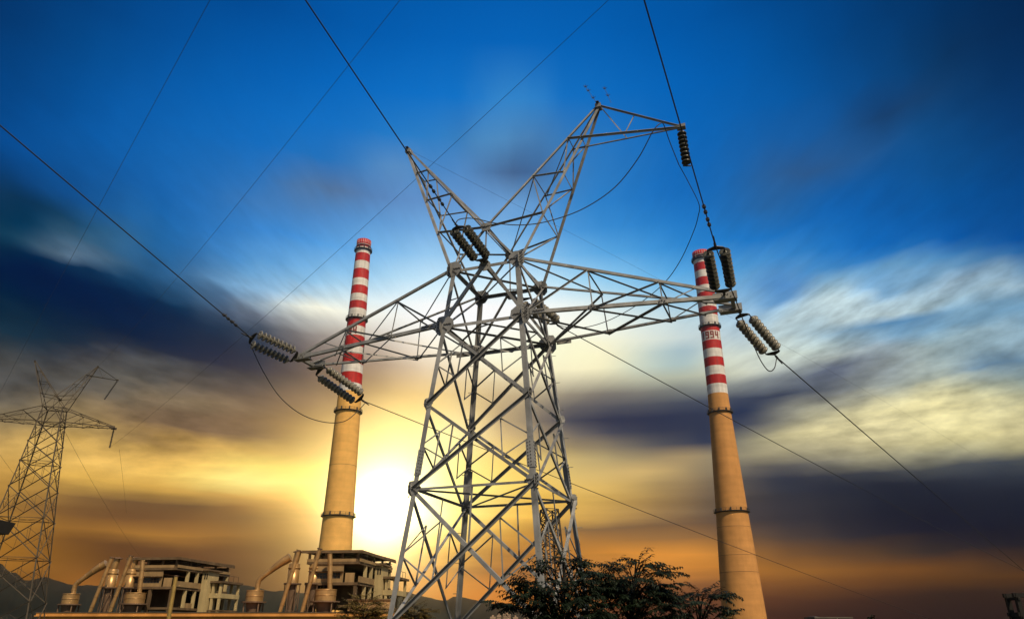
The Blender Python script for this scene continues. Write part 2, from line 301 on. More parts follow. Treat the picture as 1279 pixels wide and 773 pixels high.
# ---------------------------------------------------------------- geometry helpers
class MB:
    """collects shapes and links them as one mesh object"""
    def __init__(s): s.v, s.f, s.mi, s.sm = [], [], [], []
    def add(s, vs, fs, mi=0, smooth=False):
        o = len(s.v)
        s.v += [tuple(x) for x in vs]
        for f in fs:
            s.f.append(tuple(i + o for i in f)); s.mi.append(mi); s.sm.append(smooth)
    def prism(s, poly, depth, mi=0):
        """poly: list of Vectors (planar), depth: Vector"""
        n = len(poly)
        vs = [Vector(p) for p in poly] + [Vector(p) + depth for p in poly]
        s.add(vs, [tuple(range(n))[::-1], tuple(range(n, 2 * n))] + [(i, (i + 1) % n, n + (i + 1) % n, n + i) for i in range(n)], mi)
    def box(s, a, b, mi=0, rot=None):
        (x0, y0, z0), (x1, y1, z1) = a, b
        s.prism([Vector((x0, y0, z0)), Vector((x1, y0, z0)), Vector((x1, y1, z0)), Vector((x0, y1, z0))], Vector((0, 0, z1 - z0)), mi)
    def beam(s, p, q, w, h, up=Vector((0, 0, 1)), mi=0):
        p, q = Vector(p), Vector(q); d = (q - p).normalized()
        a = d.cross(up)
        if a.length < 1e-4: a = d.cross(Vector((0, 1, 0)))
        a.normalize(); b = a.cross(d)
        s.prism([p + a * i * w / 2 + b * j * h / 2 for i, j in ((-1, -1), (1, -1), (1, 1), (-1, 1))], q - p, mi)
    def angle(s, p, q, w, t, n, side=1, mi=0, w2=None):
        """an L section: heel on the line p-q, one flange in the face plane, one along n"""
        p, q, n = Vector(p), Vector(q), Vector(n); d = (q - p).normalized()
        n = (n - d * n.dot(d)).normalized(); a = n.cross(d) * side
        s.lsec(p, q, a, n, w, w2 or w, t, mi)
    def lsec(s, p, q, a, b, w, w2, t, mi=0):
        prof = [(0, 0), (w, 0), (w, t), (t, t), (t, w2), (0, w2)]
        s.prism([p + a * x + b * y for x, y in prof], q - p, mi)
    def tube(s, pts, r, seg=8, mi=0, caps=True, smooth=True):
        pts = [Vector(p) for p in pts]; n = len(pts)
        rs = r if isinstance(r, (list, tuple)) else [r] * n
        ref = None; vs = []
        for i, p in enumerate(pts):
            d = (pts[min(i + 1, n - 1)] - pts[max(i - 1, 0)]).normalized()
            if ref is None:
                ref = d.orthogonal().normalized()
            a = (ref - d * ref.dot(d)).normalized(); ref = a; b = d.cross(a)
            vs += [p + (a * math.cos(k * 2 * math.pi / seg) + b * math.sin(k * 2 * math.pi / seg)) * rs[i] for k in range(seg)]
        fs = [(i * seg + k, i * seg + (k + 1) % seg, (i + 1) * seg + (k + 1) % seg, (i + 1) * seg + k) for i in range(n - 1) for k in range(seg)]
        s.add(vs, fs, mi, smooth)
        if caps:
            s.add([vs[k] for k in range(seg)], [tuple(range(seg))[::-1]], mi)
            s.add([vs[(n - 1) * seg + k] for k in range(seg)], [tuple(range(seg))], mi)
    def lathe(s, prof, seg=32, mi=0, o=Vector((0, 0, 0)), smooth=True, mats=None):
        o = Vector(o); n = len(prof)
        vs = [o + Vector((r * math.cos(2 * math.pi * k / seg), r * math.sin(2 * math.pi * k / seg), z)) for r, z in prof for k in range(seg)]
        for i in range(n - 1):
            pass
        base = len(s.v); s.v += [tuple(v) for v in vs]
        for i in range(n - 1):
            for k in range(seg):
                s.f.append((base + i * seg + k, base + i * seg + (k + 1) % seg, base + (i + 1) * seg + (k + 1) % seg, base + (i + 1) * seg + k))
                s.mi.append(mats[i] if mats else mi); s.sm.append(smooth)
    def bolt(s, p, n, r, h, mi=1):
        p, n = Vector(p), Vector(n).normalized(); a = n.orthogonal().normalized(); b = n.cross(a)
        s.prism([p + (a * math.cos(k * math.pi / 3) + b * math.sin(k * math.pi / 3)) * r for k in range(6)], n * h, mi)
    def build(s, name, mats, parent=None, loc=None):
        me = bpy.data.meshes.new(name)
        me.from_pydata(s.v, [], s.f)
        for mm in (mats if isinstance(mats, (list, tuple)) else [mats]): me.materials.append(mm)
        me.polygons.foreach_set('material_index', s.mi)
        me.polygons.foreach_set('use_smooth', s.sm)
        me.update()
        o = bpy.data.objects.new(name, me)
        C.objects.link(o)
        if parent: o.parent = parent
        if loc is not None: o.location = loc
        return o

def tag(o, label=None, cat=None, group=None, kind=None):
    if label: o['label'] = label
    if cat: o['category'] = cat
    if group: o['group'] = group
    if kind: o['kind'] = kind
    return o

def empty(name, loc=(0, 0, 0), rz=0.0):
    o = bpy.data.objects.new(name, None); C.objects.link(o)
    o.empty_display_size = .3
    o.location = loc; o.rotation_euler = (0, 0, rz)
    return o

def copy_tree(o, parent=None):
    c = o.copy(); C.objects.link(c)
    if parent:
        c.parent = parent
    for k in ('label', 'category', 'group'):
        if parent and k in c: del c[k]
    for ch in list(o.children): copy_tree(ch, c)
    return c

def ray(px, py):
    """direction out of the eye through a point measured on the photograph"""
    x, y = (px - 639.5) / F_PX, (386.5 - py) / F_PX
    return Vector((x, math.cos(PITCH) - math.sin(PITCH) * y, math.sin(PITCH) + math.cos(PITCH) * y))
def at(px, py, Y):
    r = ray(px, py); return CAM + r * (Y / r.y)
def along(px, py, dist):
    return CAM + ray(px, py).normalized() * dist
def spline(pts, n=10):
    pts = [Vector(p) for p in pts]; out = []
    q = [pts[0] * 2 - pts[1]] + pts + [pts[-1] * 2 - pts[-2]]
    for i in range(1, len(q) - 2):
        for k in range(n):
            t = k / n
            a, b, c, d = q[i - 1], q[i], q[i + 1], q[i + 2]
            out.append(.5 * ((2 * b) + (c - a) * t + (2 * a - 5 * b + 4 * c - d) * t * t + (3 * b - a - 3 * c + d) * t ** 3))
    return out + [pts[-1]]

# ---------------------------------------------------------------- the setting: ground and hills
g = MB()
n = 48
pts = [Vector((0, 0, 0))]
rings = [30, 120, 500, 2000, 3800]
vs = [Vector((0, 0, -.05))]
for r_ in rings:
    vs += [Vector((r_ * math.cos(2 * math.pi * k / n), r_ * math.sin(2 * math.pi * k / n), 0 if r_ < 600 else -.5)) for k in range(n)]
fs = [(0, 1 + k, 1 + (k + 1) % n) for k in range(n)]
for i in range(len(rings) - 1):
    a, b = 1 + i * n, 1 + (i + 1) * n
    fs += [(a + k, b + k, b + (k + 1) % n, a + (k + 1) % n) for k in range(n)]
g.add(vs, fs)
tag(g.build('ground', M['ground']), kind='structure')

RIDGE = [(-70, 4.0), (-50, 4.2), (-40, 3.9), (-35.6, 3.9), (-34, 3.8), (-32.9, 3.2), (-32.2, 2.75), (-31.2, 3.05), (-30.4, 2.75), (-29.6, 2.6), (-26, 2.5), (-21, 2.75), (-19.5, 2.85),
         (-17, 2.45), (-12, 2.2), (-8.4, 2.5), (-7.5, 2.45), (-6.6, 2.2), (-5.7, 2.0), (-4.9, 1.9), (-4.3, 2.15), (-3.4, 2.1), (-2.4, 1.9), (-.8, 1.6), (1.5, 1.2), (4, .8), (8, .5), (14, .25), (24, .15), (45, .12), (70, .1)]
def ridge_at(a):
    for (a0, e0), (a1, e1) in zip(RIDGE, RIDGE[1:]):
        if a0 <= a <= a1:
            t = (a - a0) / (a1 - a0); t = t * t * (3 - 2 * t)
            return e0 + (e1 - e0) * t
    return .1
def hills(dist, depth, scale, seed):
    rnd = random.Random(seed); h = MB()
    ph = [rnd.uniform(0, 6.28) for _ in range(8)]
    cols = 520; prof = [(0, -4), (.25, .35), (.55, .75), (.8, .94), (1.0, 1.0), (1.25, .8), (1.7, .3), (2.2, -4)]
    vs = []
    for i in range(cols + 1):
        a = -70 + 140 * i / cols
        e = ridge_at(a) * scale
        e += .03 * math.sin(a * 3.1 + ph[0]) + .018 * math.sin(a * 7.7 + ph[1]) + .012 * math.sin(a * 17 + ph[2]) + rnd.uniform(-.008, .008)
        H = math.tan(R(max(e, .02))) * dist + 6
        for d, k in prof:
            rr_ = dist + (d - 1) * depth
            z = H * k if k > 0 else k
            z += (H * .03 * math.sin(a * 3 + d * 9 + ph[3]) + H * .02 * math.sin(a * 9 + d * 17 + ph[4])) * (1 if 0 < k < .8 else 0)
            vs.append(Vector((math.sin(R(a)) * rr_, math.cos(R(a)) * rr_, z)))
    w = len(prof)
    fs = [(i * w + k, (i + 1) * w + k, (i + 1) * w + k + 1, i * w + k + 1) for i in range(cols) for k in range(w - 1)]
    h.add(vs, fs, 0, True)
    tag(h.build('hills', M['hill']), kind='structure')
hills(2300, 500, 1.0, 3)

# ---------------------------------------------------------------- lattice pylons
def build_pylon(root, levels, zoff, detail, belts):
    """local frame: x along the cross-arms, y away from the viewer, z up; levels run from the top frame down to the feet"""
    W0, Z0, W1, Z1 = levels[0][1], levels[0][0] + zoff, levels[1][1], levels[1][0] + zoff
    SG = [(-1, -1), (1, -1), (1, 1), (-1, 1)]
    V = Vector
    st = [M['steel'] if detail else M['silhouette_steel'], M['bolt']]
    k = 0.74 if detail else 0.72
    bags = {}
    rnd = random.Random(5)
    class Part: pass
    def part(name):
        p = Part(); p.name = name; p.mb = MB(); p.kids = []; p.o = None
        return p
    parts = []
    def top(name):
        p = part(name); parts.append(p); return p
    def sub(p, name):
        if not detail: return p.mb
        q = part(name); p.kids.append(q); return q.mb
    body = None if detail else top('body_bracing')
    def memb(name, p, q, w, nrm, side=1, off=0.0, owner=None, t=None, trim=0.0):
        """one angle-iron member, its own part (or sub-part of owner)"""
        p, q, nrm = V(p), V(q), V(nrm).normalized()
        d = (q - p).normalized(); p = p + d * trim; q = q - d * trim
        o = nrm * (off + rnd.uniform(-.004, .004))
        if owner is not None: mb = sub(owner, name)
        elif detail: mb = top(name).mb
        else: mb = body.mb
        mb.angle(p + o, q + o, w * k, t or max(.006, w * .09), nrm, side)
    def corner(i, l): return V((SG[i][0] * levels[l][1], SG[i][1] * levels[l][1], levels[l][0] + zoff))
    NL = len(levels)
    FN = [V((0, 1, 0)), V((-1, 0, 0)), V((0, -1, 0)), V((1, 0, 0))]      # inward face normals
    # legs
    legs = []
    for i in range(4):
        p = top('leg'); legs.append(p)
        sx, sy = SG[i]
        for l in range(NL - 1):
            p.mb.lsec(corner(i, l), corner(i, l + 1), V((-sx, 0, 0)), V((0, -sy, 0)), .175 * k, .175 * k, .016)
        foot = corner(i, NL - 1)
        p.mb.box((foot.x - .3, foot.y - .3, zoff + levels[-1][0] - .3), (foot.x + .3, foot.y + .3, zoff + levels[-1][0] + .02))
        if detail and i in (2, 3):                                     # climbing pegs on the far legs
            a, b = corner(i, 1), corner(i, NL - 1); L = (b - a).length
            for j in range(int(L / .42)):
                c = a.lerp(b, j * .42 / L)
                q = c + V((-sx * .05, -sy * .05, 0)); dr = V((sx, 0, 0)) if j % 2 else V((0, sy, 0))
                p.mb.tube([q, q + dr * .19], .009, 5, 0)
    def plate(owner, c, axis_u, outn, pts, bolts, name='gusset_plate', th=.014):
        """flat plate in the plane (axis_u, vertical), standing proud of the face by th, with bolt heads on its outer side"""
        mb = sub(owner, name)
        outn = V(outn).normalized(); u = V(axis_u).normalized(); w = outn.cross(u) if abs(outn.cross(u).z) > .5 else V((0, 0, 1))
        if w.z < 0: w = -w
        base = V(c) + outn * .012
        poly = [base + u * x + w * y for x, y in pts]
        if (poly[1] - poly[0]).cross(poly[2] - poly[1]).dot(outn) > 0: poly = poly[::-1]
        mb.prism(poly, outn * th)
        if detail:
            for x, y in bolts: mb.bolt(base + u * x + w * y + outn * th, outn, .021, .016)
    # face bracing
    for f in range(4):
        i, j = f, (f + 1) % 4
        nin = FN[f]
        for l in range(1, NL - 1):
            A, B, A2, B2 = corner(i, l), corner(j, l), corner(i, l + 1), corner(j, l + 1)
            big = .115 if l < 3 else .125
            memb('diagonal_brace', A, B2, big, nin, 1, .022)
            memb('diagonal_brace', B, A2, big, -nin, 1, .030)
            # crossing point of the two diagonals
            t = (B - A).length / ((B - A).length + (B2 - A2).length)
            c = A.lerp(B2, t)
            for P, P2, q in ((A, A2, 1), (B, B2, -1)):
                md = P.lerp(P2, .5); q1 = P.lerp(c, .55); q2 = c.lerp(P2, .45)
                memb('strut', md, q1, .05, nin, q, .04)
                memb('strut', md, q2, .05, nin, q, .045)
                memb('strut', q1, q2, .045, nin, q, .055)
            if l in belts:
                memb('belt', A, B, .085, nin, 1, .03)
                memb('belt_hanger', A.lerp(B, .5), c, .05, nin, 1, .05)
        # top frame and waist frame
        A, B, A1, B1 = corner(i, 0), corner(j, 0), corner(i, 1), corner(j, 1)
        memb('frame_beam', A, B, .13, nin, 1, .02)
        memb('frame_beam', A1, B1, .13, nin, 1, .02)
        if f in (0, 2):
            mid = A.lerp(B, .5)
            memb('diagonal_brace', mid, A1, .12, nin, 1, -.012)
            memb('diagonal_brace', mid, B1, .12, nin, -1, -.012)
            for P, P1, q in ((A, A1, 1), (B, B1, -1)):
                memb('strut', P.lerp(P1, .55), mid.lerp(P1, .5), .05, nin, q, .04)
                memb('strut', P.lerp(P1, .55), mid.lerp(P1, .85), .05, nin, q, .04)
        else:
            memb('diagonal_brace', A, B1, .09, nin, 1, .03)
            memb('diagonal_brace', B, A1, .09, -nin, 1, .030)
    dn = V((0, 0, -1))
    for l in [0, 1] + list(belts):
        w = .075 if l < 2 else .06
        memb('plan_brace', corner(0, l), corner(2, l), w, dn, 1, .02)
        memb('plan_brace', corner(1, l), corner(3, l), w, dn, 1, .05)
    mF, mB = V((0, -W0, Z0)), V((0, W0, Z0))
    memb('plan_brace', mF, mB, .07, dn, 1, .08)
    for a, b in ((0, 1), (1, 2), (2, 3), (3, 0)):
        memb('plan_brace', corner(a, 1).lerp(corner(b, 1), .5), corner(b, 1).lerp(corner((b + 1) % 4, 1), .5), .055, dn, 1, .09)
    # plates on the legs
    if detail:
        for i in range(4):
            sx, sy = SG[i]
            for l, s in ((0, 1.0), (1, 1.15), (2, .55), (3, .72)):
                c = corner(i, l)
                big = [(-.17 * s, -.16 * s), (-.07 * s, -.27 * s), (.19 * s, -.20 * s), (.32 * s, -.02 * s), (.30 * s, .13 * s), (.12 * s, .26 * s), (-.10 * s, .24 * s), (-.17 * s, .1 * s)]
                bl = [(-.11 * s + .045 * a, .19 * s - .045 * b) for a, b in ((0, 0), (1, 1), (0, 2), (1, 3), (0, 4), (1, 5), (0, 6), (1, 7), (0, 8))] if s > .6 else [(-.06, .08), (-.02, .02), (-.06, -.04), (-.02, -.10)]
                if s > .6: bl += [(.06 * s + .04 * a, .02 * s - .012 * (a % 2)) for a in range(6)] + [(.04 * s + .035 * a, -.06 * s - .03 * a) for a in range(4)]
                plate(legs[i], c, (-sx, 0, 0), (0, sy, 0), big, bl)
                sm = [(x * .72, y * .85) for x, y in big]
                plate(legs[i], c, (0, -sy, 0), (sx, 0, 0), sm, [(x * .72, y * .85) for x, y in bl[::2]])
            # splice covers with their rows of bolts
            a, b = corner(i, 2), corner(i, 3)
            d = (b - a).normalized(); c0, c1 = a.lerp(b, .56), a.lerp(b, .86)
            mb = sub(legs[i], 'splice_plate')
            o = V((sx * .016, sy * .016, 0))
            mb.lsec(c0 + o, c1 + o, V((-sx, 0, 0)), V((0, -sy, 0)), .19, .19, .016)
            L = (c1 - c0).length
            for j in range(8):
                for q in (0, 1):
                    p0 = c0 + d * (L * (j + .5 + .25 * q) / 8.2)
                    mb.bolt(p0 + V((-sx * (.06 + .07 * q) , sy * .016, 0)), V((0, sy, 0)), .016, .014)
                    mb.bolt(p0 + V((sx * .016, -sy * (.06 + .07 * q), 0)), V((sx, 0, 0)), .016, .014)
    # cross-arms
    for s in (-1, 1):
        arm = top('crossarm')
        F0, K0, F1, K1 = V((s * W0, -W0, Z0)), V((s * W0, W0, Z0)), V((s * W1, -W1, Z1)), V((s * W1, W1, Z1))
        TF, TB = V((s * 6.72, -.36, Z1)), V((s * 6.78, .48, Z1))
        TFu, TBu = TF + V((0, 0, .10)), TB + V((0, 0, .10))
        UP, FR, BK = V((0, 0, -1)), V((0, 1, 0)), V((0, -1, 0))
        for p, q, w, nn, sd in ((F1, TF, .135, FR, 1), (K1, TB, .125, BK, 1), (F0, TFu, .105, FR, 1), (K0, TBu, .105, BK, 1)):
            arm.mb.angle(p, q, w * k, .012, nn, -sd * s if nn is FR else sd * s)
        t1, t2 = .345, .685
        f1, f2, k1, k2 = F1.lerp(TF, t1), F1.lerp(TF, t2), K1.lerp(TB, t1), K1.lerp(TB, t2)
        uf1, uf2, uk1, uk2 = F0.lerp(TFu, t1), F0.lerp(TFu, t2), K0.lerp(TBu, t1), K0.lerp(TBu, t2)
        def br(p, q, w, nn, off=.02, sd=1): memb('brace', p, q, w, nn, sd, off, owner=arm)
        # front and rear faces
        for (r0, n1, n2, u1, u2, T, nn) in ((F1, f1, f2, uf1, uf2, TF, FR), (K1, k1, k2, uk1, uk2, TB, BK)):
            br(r0, u1, .07, V((0, -1, 0)), .02 if nn is FR else -.02, -s); br(n1, u2, .06, V((0, -1, 0)), .02 if nn is FR else -.02, -s)
            br(n1, u1, .05, nn, .03); br(n2, u2, .045, nn, .03)
            br(n2, u2.lerp(T + V((0, 0, .1)), .5), .045, nn, .03)
        # top face
        br(F0, uk1, .05, UP, .02); br(uf1, uk1, .045, UP, .035); br(uf1, uk2, .05, UP, .02); br(uf2, uk2, .045, UP, .035); br(uf2, uk2.lerp(TBu, .6), .045, UP, .02)
        # bottom face, crossed
        br(F1, k1, .06, UP, .02); br(K1, f1, .06, UP, .045); br(f1, k2, .055, UP, .02); br(k1, f2, .055, UP, .045); br(f2, k2, .05, UP, .03)
        br(f2, k2.lerp(TB, .55), .05, UP, .02)
        # hardware at the tip
        hb = sub(arm, 'tip_plate')
        for T in (TF, TB):
            oy = -1 if T is TF else 1
            x0, x1 = sorted((T.x - s * .42, T.x + s * .2))
            hb.box((x0, T.y + oy * .014 - .007, Z1 - .06), (x1, T.y + oy * .014 + .007, Z1 + .17))
            hb.box((x0 + .02, T.y - .13, Z1 - .078), (x1 - .02, T.y + .13, Z1 - .062))
            if detail:
                for b in range(7):
                    hb.bolt((T.x - s * (.34 - .075 * b), T.y + oy * .021, Z1 + (.02 if b % 2 else .09)), (0, oy, 0), .017, .014)
        hb.beam(TF + V((s * .05, 0, .02)), TB + V((s * .0, 0, .02)), .1, .1)
        if detail:
            for P, oy in ((f1, -1), (f2, -1), (k1, 1), (k2, 1)):
                plate(arm, P, (s, 0, 0), (0, oy, 0), [(-.12, -.02), (.12, -.02), (.13, .07), (.04, .12), (-.08, .1)], [(-.07, .03), (0, .06), (.07, .03)])
            for P, oy in ((F1, -1), (K1, 1)):
                plate(arm, P + V((s * .32, 0, 0)), (s, 0, 0), (0, oy, 0), [(-.1, -.05), (.36, -.05), (.36, .06), (-.1, .12)], [(.0 + .05 * b, .03 - .012 * (b % 2)) for b in range(7)])
    # the two raking horns that carry the ground wires
    PK = 21.5 - 15.85 + Z0
    Mf, Mb = V((0, -W0 * .95, Z0 + 1.30)), V((0, W0 * .95, Z0 + 1.36))
    joint = top('horn_joint')
    jm = joint.mb
    jm.angle(Mf, Mb, .07, .008, V((0, 0, -1)), 1)
    for Mx, i0, nn in ((Mf, (0, 1), V((0, 1, 0))), (Mb, (3, 2), V((0, -1, 0)))):
        for q in i0: memb('horn_strut', Mx, corner(q, 0), .08, nn, 1, .02)
        memb('horn_strut', Mx, V((0, -W0 if Mx is Mf else W0, Z0)), .045, nn, 1, .03)
        jm.prism([Mx + V((x, -nn.y * .02, z)) for x, z in ((-.2, .06), (-.12, -.14), (.12, -.14), (.2, .06), (.1, .13), (-.1, .13))], V((0, -nn.y * .014, 0)))
        if detail:
            for b in range(6): jm.bolt(Mx + V((-.13 + .05 * b, -nn.y * .034, .03 - .05 * (b % 2))), V((0, -nn.y, 0)), .016, .014)
            bm = sub(joint, 'gusset_plate')
            c = V((0, -W0 if Mx is Mf else W0, Z0)); oy = -nn.y
            bm.prism([c + V((x, oy * .016, z)) for x, z in ((-.16, .05), (-.2, -.06), (-.06, -.22), (.06, -.22), (.2, -.06), (.16, .05))], V((0, oy * .014, 0)))
            bm.box((c.x - .13, min(c.y, c.y + oy * .2), Z0 + .05), (c.x + .13, max(c.y, c.y + oy * .2), Z0 + .075))
            for b in range(6): bm.bolt(c + V((-.1 + .04 * b, oy * .03, -.03 - .03 * (b % 2))), V((0, oy, 0)), .015, .014)
    for s in (-1, 1):
        horn = top('ground_wire_horn')
        P = V((s * 3.45, 0, PK))
        OF, OB = V((s * W0, -W0, Z0)), V((s * W0, W0, Z0))
        pf, pb = P + V((0, -.05, 0)), P + V((0, .05, 0))
        FR, BK, OUT, INN = V((0, 1, 0)), V((0, -1, 0)), V((-s, 0, .4)), V((s, 0, -.4))
        horn.mb.angle(OF, pf, .115 * k, .012, FR, s); horn.mb.angle(OB, pb, .10 * k, .011, BK, -s)
        horn.mb.angle(Mf, pf, .075 * k, .009, FR, -s); horn.mb.angle(Mb, pb, .085 * k, .009, BK, s)
        of = [OF.lerp(pf, t) for t in (.0, .28, .54, .78)]; ob = [OB.lerp(pb, t) for t in (.0, .28, .54, .78)]
        nf = [None, Mf] + [Mf.lerp(pf, t) for t in (.40, .715)]; nb = [None, Mb] + [Mb.lerp(pb, t) for t in (.40, .715)]
        def br(p, q, w, nn, sd=1, off=.015): memb('brace', p, q, w, nn, sd, off, owner=horn)
        for l in (1, 2, 3):
            w = (.075, .06, .055)[l - 1]
            br(nf[l], of[l], w, BK, -s); br(nb[l], ob[l], w * .8, BK, -s); br(of[l], ob[l], w * .8, OUT)
            if l > 1: br(nf[l], nb[l], w * .8, INN)
        for l in (2, 3):
            br(nf[l], of[l - 1], .045, FR, 1, .03); br(nb[l], ob[l - 1], .045, BK, 1, .03)
            br(nf[l], nb[l - 1], .045, INN, 1, .03)
        br(of[0], ob[1], .05, OUT, 1, .03); br(of[1], ob[2], .045, OUT, 1, .03); br(of[2], ob[3], .04, OUT, 1, .03)
        cap = sub(horn, 'peak_cap')
        cap.box((P.x - .09, -.12, PK - .10), (P.x + .09, .12, PK + .05))
        cap.box((P.x - .05, -.2, PK + .05), (P.x + .05, .2, PK + .07), 1)
        if s > 0:
            ua = top('upper_arm')
            T = V((5.95, 0, Z0 + 4.12))
            ua.mb.angle(nf[3] + V((0, -.02, 0)), T + V((0, -.04, 0)), .085 * k, .010, V((0, -1, 0)), -1)
            ua.mb.angle(nb[3] + V((0, .02, 0)), T + V((0, .04, 0)), .07 * k, .009, V((0, -1, 0)), 1)
            ua.mb.angle(P + V((.08, 0, .0)), T + V((0, 0, .06)), .075 * k, .009, V((0, 0, -1)), 1)
            def b2(p, q, w): memb('brace', p, q, w, V((0, 1, 0)), 1, 0, owner=ua)
            kb, kf = ob[3].lerp(T, .45), of[3].lerp(T, .45)
            b2(P + V((.1, .03, -.05)), kb, .045); b2(kf, kb, .04); b2(P.lerp(T, .45), kf, .035)
            hb = sub(ua, 'tip_plate')
            hb.box((T.x - .12, -.1, T.z - .03), (T.x + .14, .1, T.z - .015)); hb.box((T.x - .1, -.012, T.z - .015), (T.x + .14, .012, T.z + .14))
            if detail:
                for p0, q0, beads in ((P + V((-.02, 0, .06)), P + V((-.42, .0, .98)), (.35, .72, .93)), (P + V((.42, 0, .02)), P + V((.22, 0, .72)), (.45, .9))):
                    sp = top('bird_spike').mb
                    sp.tube([p0, q0], .006, 5, 1)
                    for b in beads:
                        c = p0.lerp(q0, b)
                        for a in range(5):
                            d = V((math.cos(a * 1.257), math.sin(a * 1.257), .5)) * .075
                            sp.tube([c, c + d], .008, 4, 1)
    # link everything
    for p in parts:
        o = p.mb.build(p.name, st, root)
        for q in p.kids: q.mb.build(q.name, st, o)

YAW = -0.35648
LV = [(15.85, 1.064), (14.0, 1.233), (11.65, 1.469), (9.34, 1.677), (6.05, 2.015), (2.6, 2.37), (0.0, 2.64)]
pylon = empty('lattice_pylon', (-.4256, 20.05, 0), YAW)
tag(pylon, 'large near galvanised steel lattice pylon with two raking horns, filling the middle', 'pylon')
build_pylon(pylon, LV, 0.0, True, (3, 5))
TM = Matrix.Translation((-.4256, 20.05, 0)) @ Matrix.Rotation(YAW, 4, 'Z')
def T(x, y, z): return TM @ Vector((x, y, z))

# the same kind of pylon, taller and farther off on the left
S2, PZ2 = .9888, 28.05
LV2 = [(15.85, 1.064), (14.0, 1.233), (11.65, 1.469), (9.34, 1.677), (6.4, 1.98), (3.0, 2.33), (-1.2, 2.76), (-5.6, 3.22), (-10.2, 3.69), (-14.37, 4.12)]
far_pylon = empty('lattice_pylon', (-54.2, 83.35, 0), .29908)
far_pylon.scale = (S2, S2, S2)
tag(far_pylon, 'smaller distant brown lattice pylon at the left edge, beside the dark eave', 'pylon')
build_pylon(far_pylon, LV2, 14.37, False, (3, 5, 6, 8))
TM2 = Matrix.Translation((-54.2, 83.35, 0)) @ Matrix.Rotation(.29908, 4, 'Z') @ Matrix.Scale(S2, 4)
def T2(x, y, z): return TM2 @ Vector((x, y, z + 14.37))     # same local heights as the near pylon

# a slim far mast seen through the right-hand leg of the near pylon
def mast(label, x, y, h, w0, w1):
    o = empty('lattice_mast', (x, y, 0), .4)
    tag(o, label, 'mast')
    nlev = 16
    for i, (a, b) in enumerate(((-1, -1), (1, -1), (1, 1), (-1, 1))):
        q = MB(); q.beam((a * w1, b * w1, 0), (a * w0, b * w0, h), .12, .12); q.build('leg', M['silhouette_steel'], o)
    q = MB()
    for l in range(nlev):
        for f in range(4):
            c = [(-1, -1), (1, -1), (1, 1), (-1, 1)]
            i, j = c[f], c[(f + 1) % 4]
            za, zb = h * l / nlev, h * (l + 1) / nlev
            wa_, wb_ = w1 + (w0 - w1) * l / nlev, w1 + (w0 - w1) * (l + 1) / nlev
            q.beam((i[0] * wa_, i[1] * wa_, za), (j[0] * wb_, j[1] * wb_, zb), .07, .07)
            q.beam((j[0] * wa_, j[1] * wa_, za), (i[0] * wb_, i[1] * wb_, zb), .07, .07)
            q.beam((i[0] * wb_, i[1] * wb_, zb), (j[0] * wb_, j[1] * wb_, zb), .06, .06)
    q.build('bracing', M['silhouette_steel'], o)
p_ = at(686, 636, 62)
mast('slim distant lattice mast glimpsed behind the right-hand legs of the near pylon', p_.x, p_.y, p_.z, .55, 1.5)

# ---------------------------------------------------------------- insulators
def disc_mb():
    d = MB()
    d.lathe([(.0, .0), (.055, .0), (.06, .03), (.065, .045), (.10, .052), (.128, .070), (.141, .092), (.140, .112), (.134, .122), (.122, .114), (.112, .126), (.100, .114), (.085, .126), (.068, .114), (.035, .118), (.025, .146)], 28)
    return d
proto_disc = {}
def insulator_run(parent, p, q, n, glaze='porcelain'):
    """a chain of cap-and-pin discs from p to q (local to parent)"""
    p, q = Vector(p), Vector(q); d = (q - p).normalized(); L = (q - p).length
    b = MB(); b.tube([p, q], .016, 8, 0); 
    o = b.build('insulator_string', M['iron'], parent)
    x = d.orthogonal().normalized(); y = d.cross(x)
    span = n * .146; s0 = (L - span) / 2
    for i in range(n):
        c = p + d * (s0 + i * .146)
        if glaze not in proto_disc:
            k = proto_disc[glaze] = disc_mb().build('disc', M[glaze], o)
        else:
            k = proto_disc[glaze].copy(); C.objects.link(k); k.parent = o
        k.matrix_local = Matrix(((x.x, y.x, d.x, c.x), (x.y, y.y, d.y, c.y), (x.z, y.z, d.z, c.z), (0, 0, 0, 1)))
    return o
def double_set(label, tower_pt, line_pt, n=9, spread=.2, glaze='porcelain', roll=0.0):
    a, b = Vector(tower_pt), Vector(line_pt)
    root = empty('insulator_set', a)
    tag(root, label, 'insulator')
    d = b - a; L = d.length; u = d / L
    s = u.cross(Vector((0, 0, 1))).normalized(); up = s.cross(u)
    s = s * math.cos(R(roll)) + up * math.sin(R(roll)); up = s.cross(u)
    run = n * .146; e = (L - run) / 2
    y0, y1 = u * (e * .62), u * (L - e * .62)
    for yk, sgn, end in ((y0, -1, Vector((0, 0, 0))), (y1, 1, d)):
        p = MB()
        p.prism([yk + s * spread * 1.15 + up * -.01, yk - s * spread * 1.15 + up * -.01, yk - s * spread * .9 - u * sgn * -.05 + up * -.01, yk + u * sgn * .12 + up * -.01, yk + s * spread * .9 - u * sgn * -.05 + up * -.01], up * .02)
        p.tube([yk + s * spread, yk - s * spread], .022, 6)
        p.tube([yk, end], .022, 6)
        p.tube([end - u * .05, end + u * .05], .035, 6)
        p.build('yoke_plate', M['iron'], root)
    for q in (-1, 1):
        insulator_run(root, y0 + s * spread * q, y1 + s * spread * q, n, glaze)
    if True:
        p = MB(); c = d
        p.tube([c, c + u * .3], [.03, .016], 6); p.build('line_clamp', M['iron'], root)
    return root
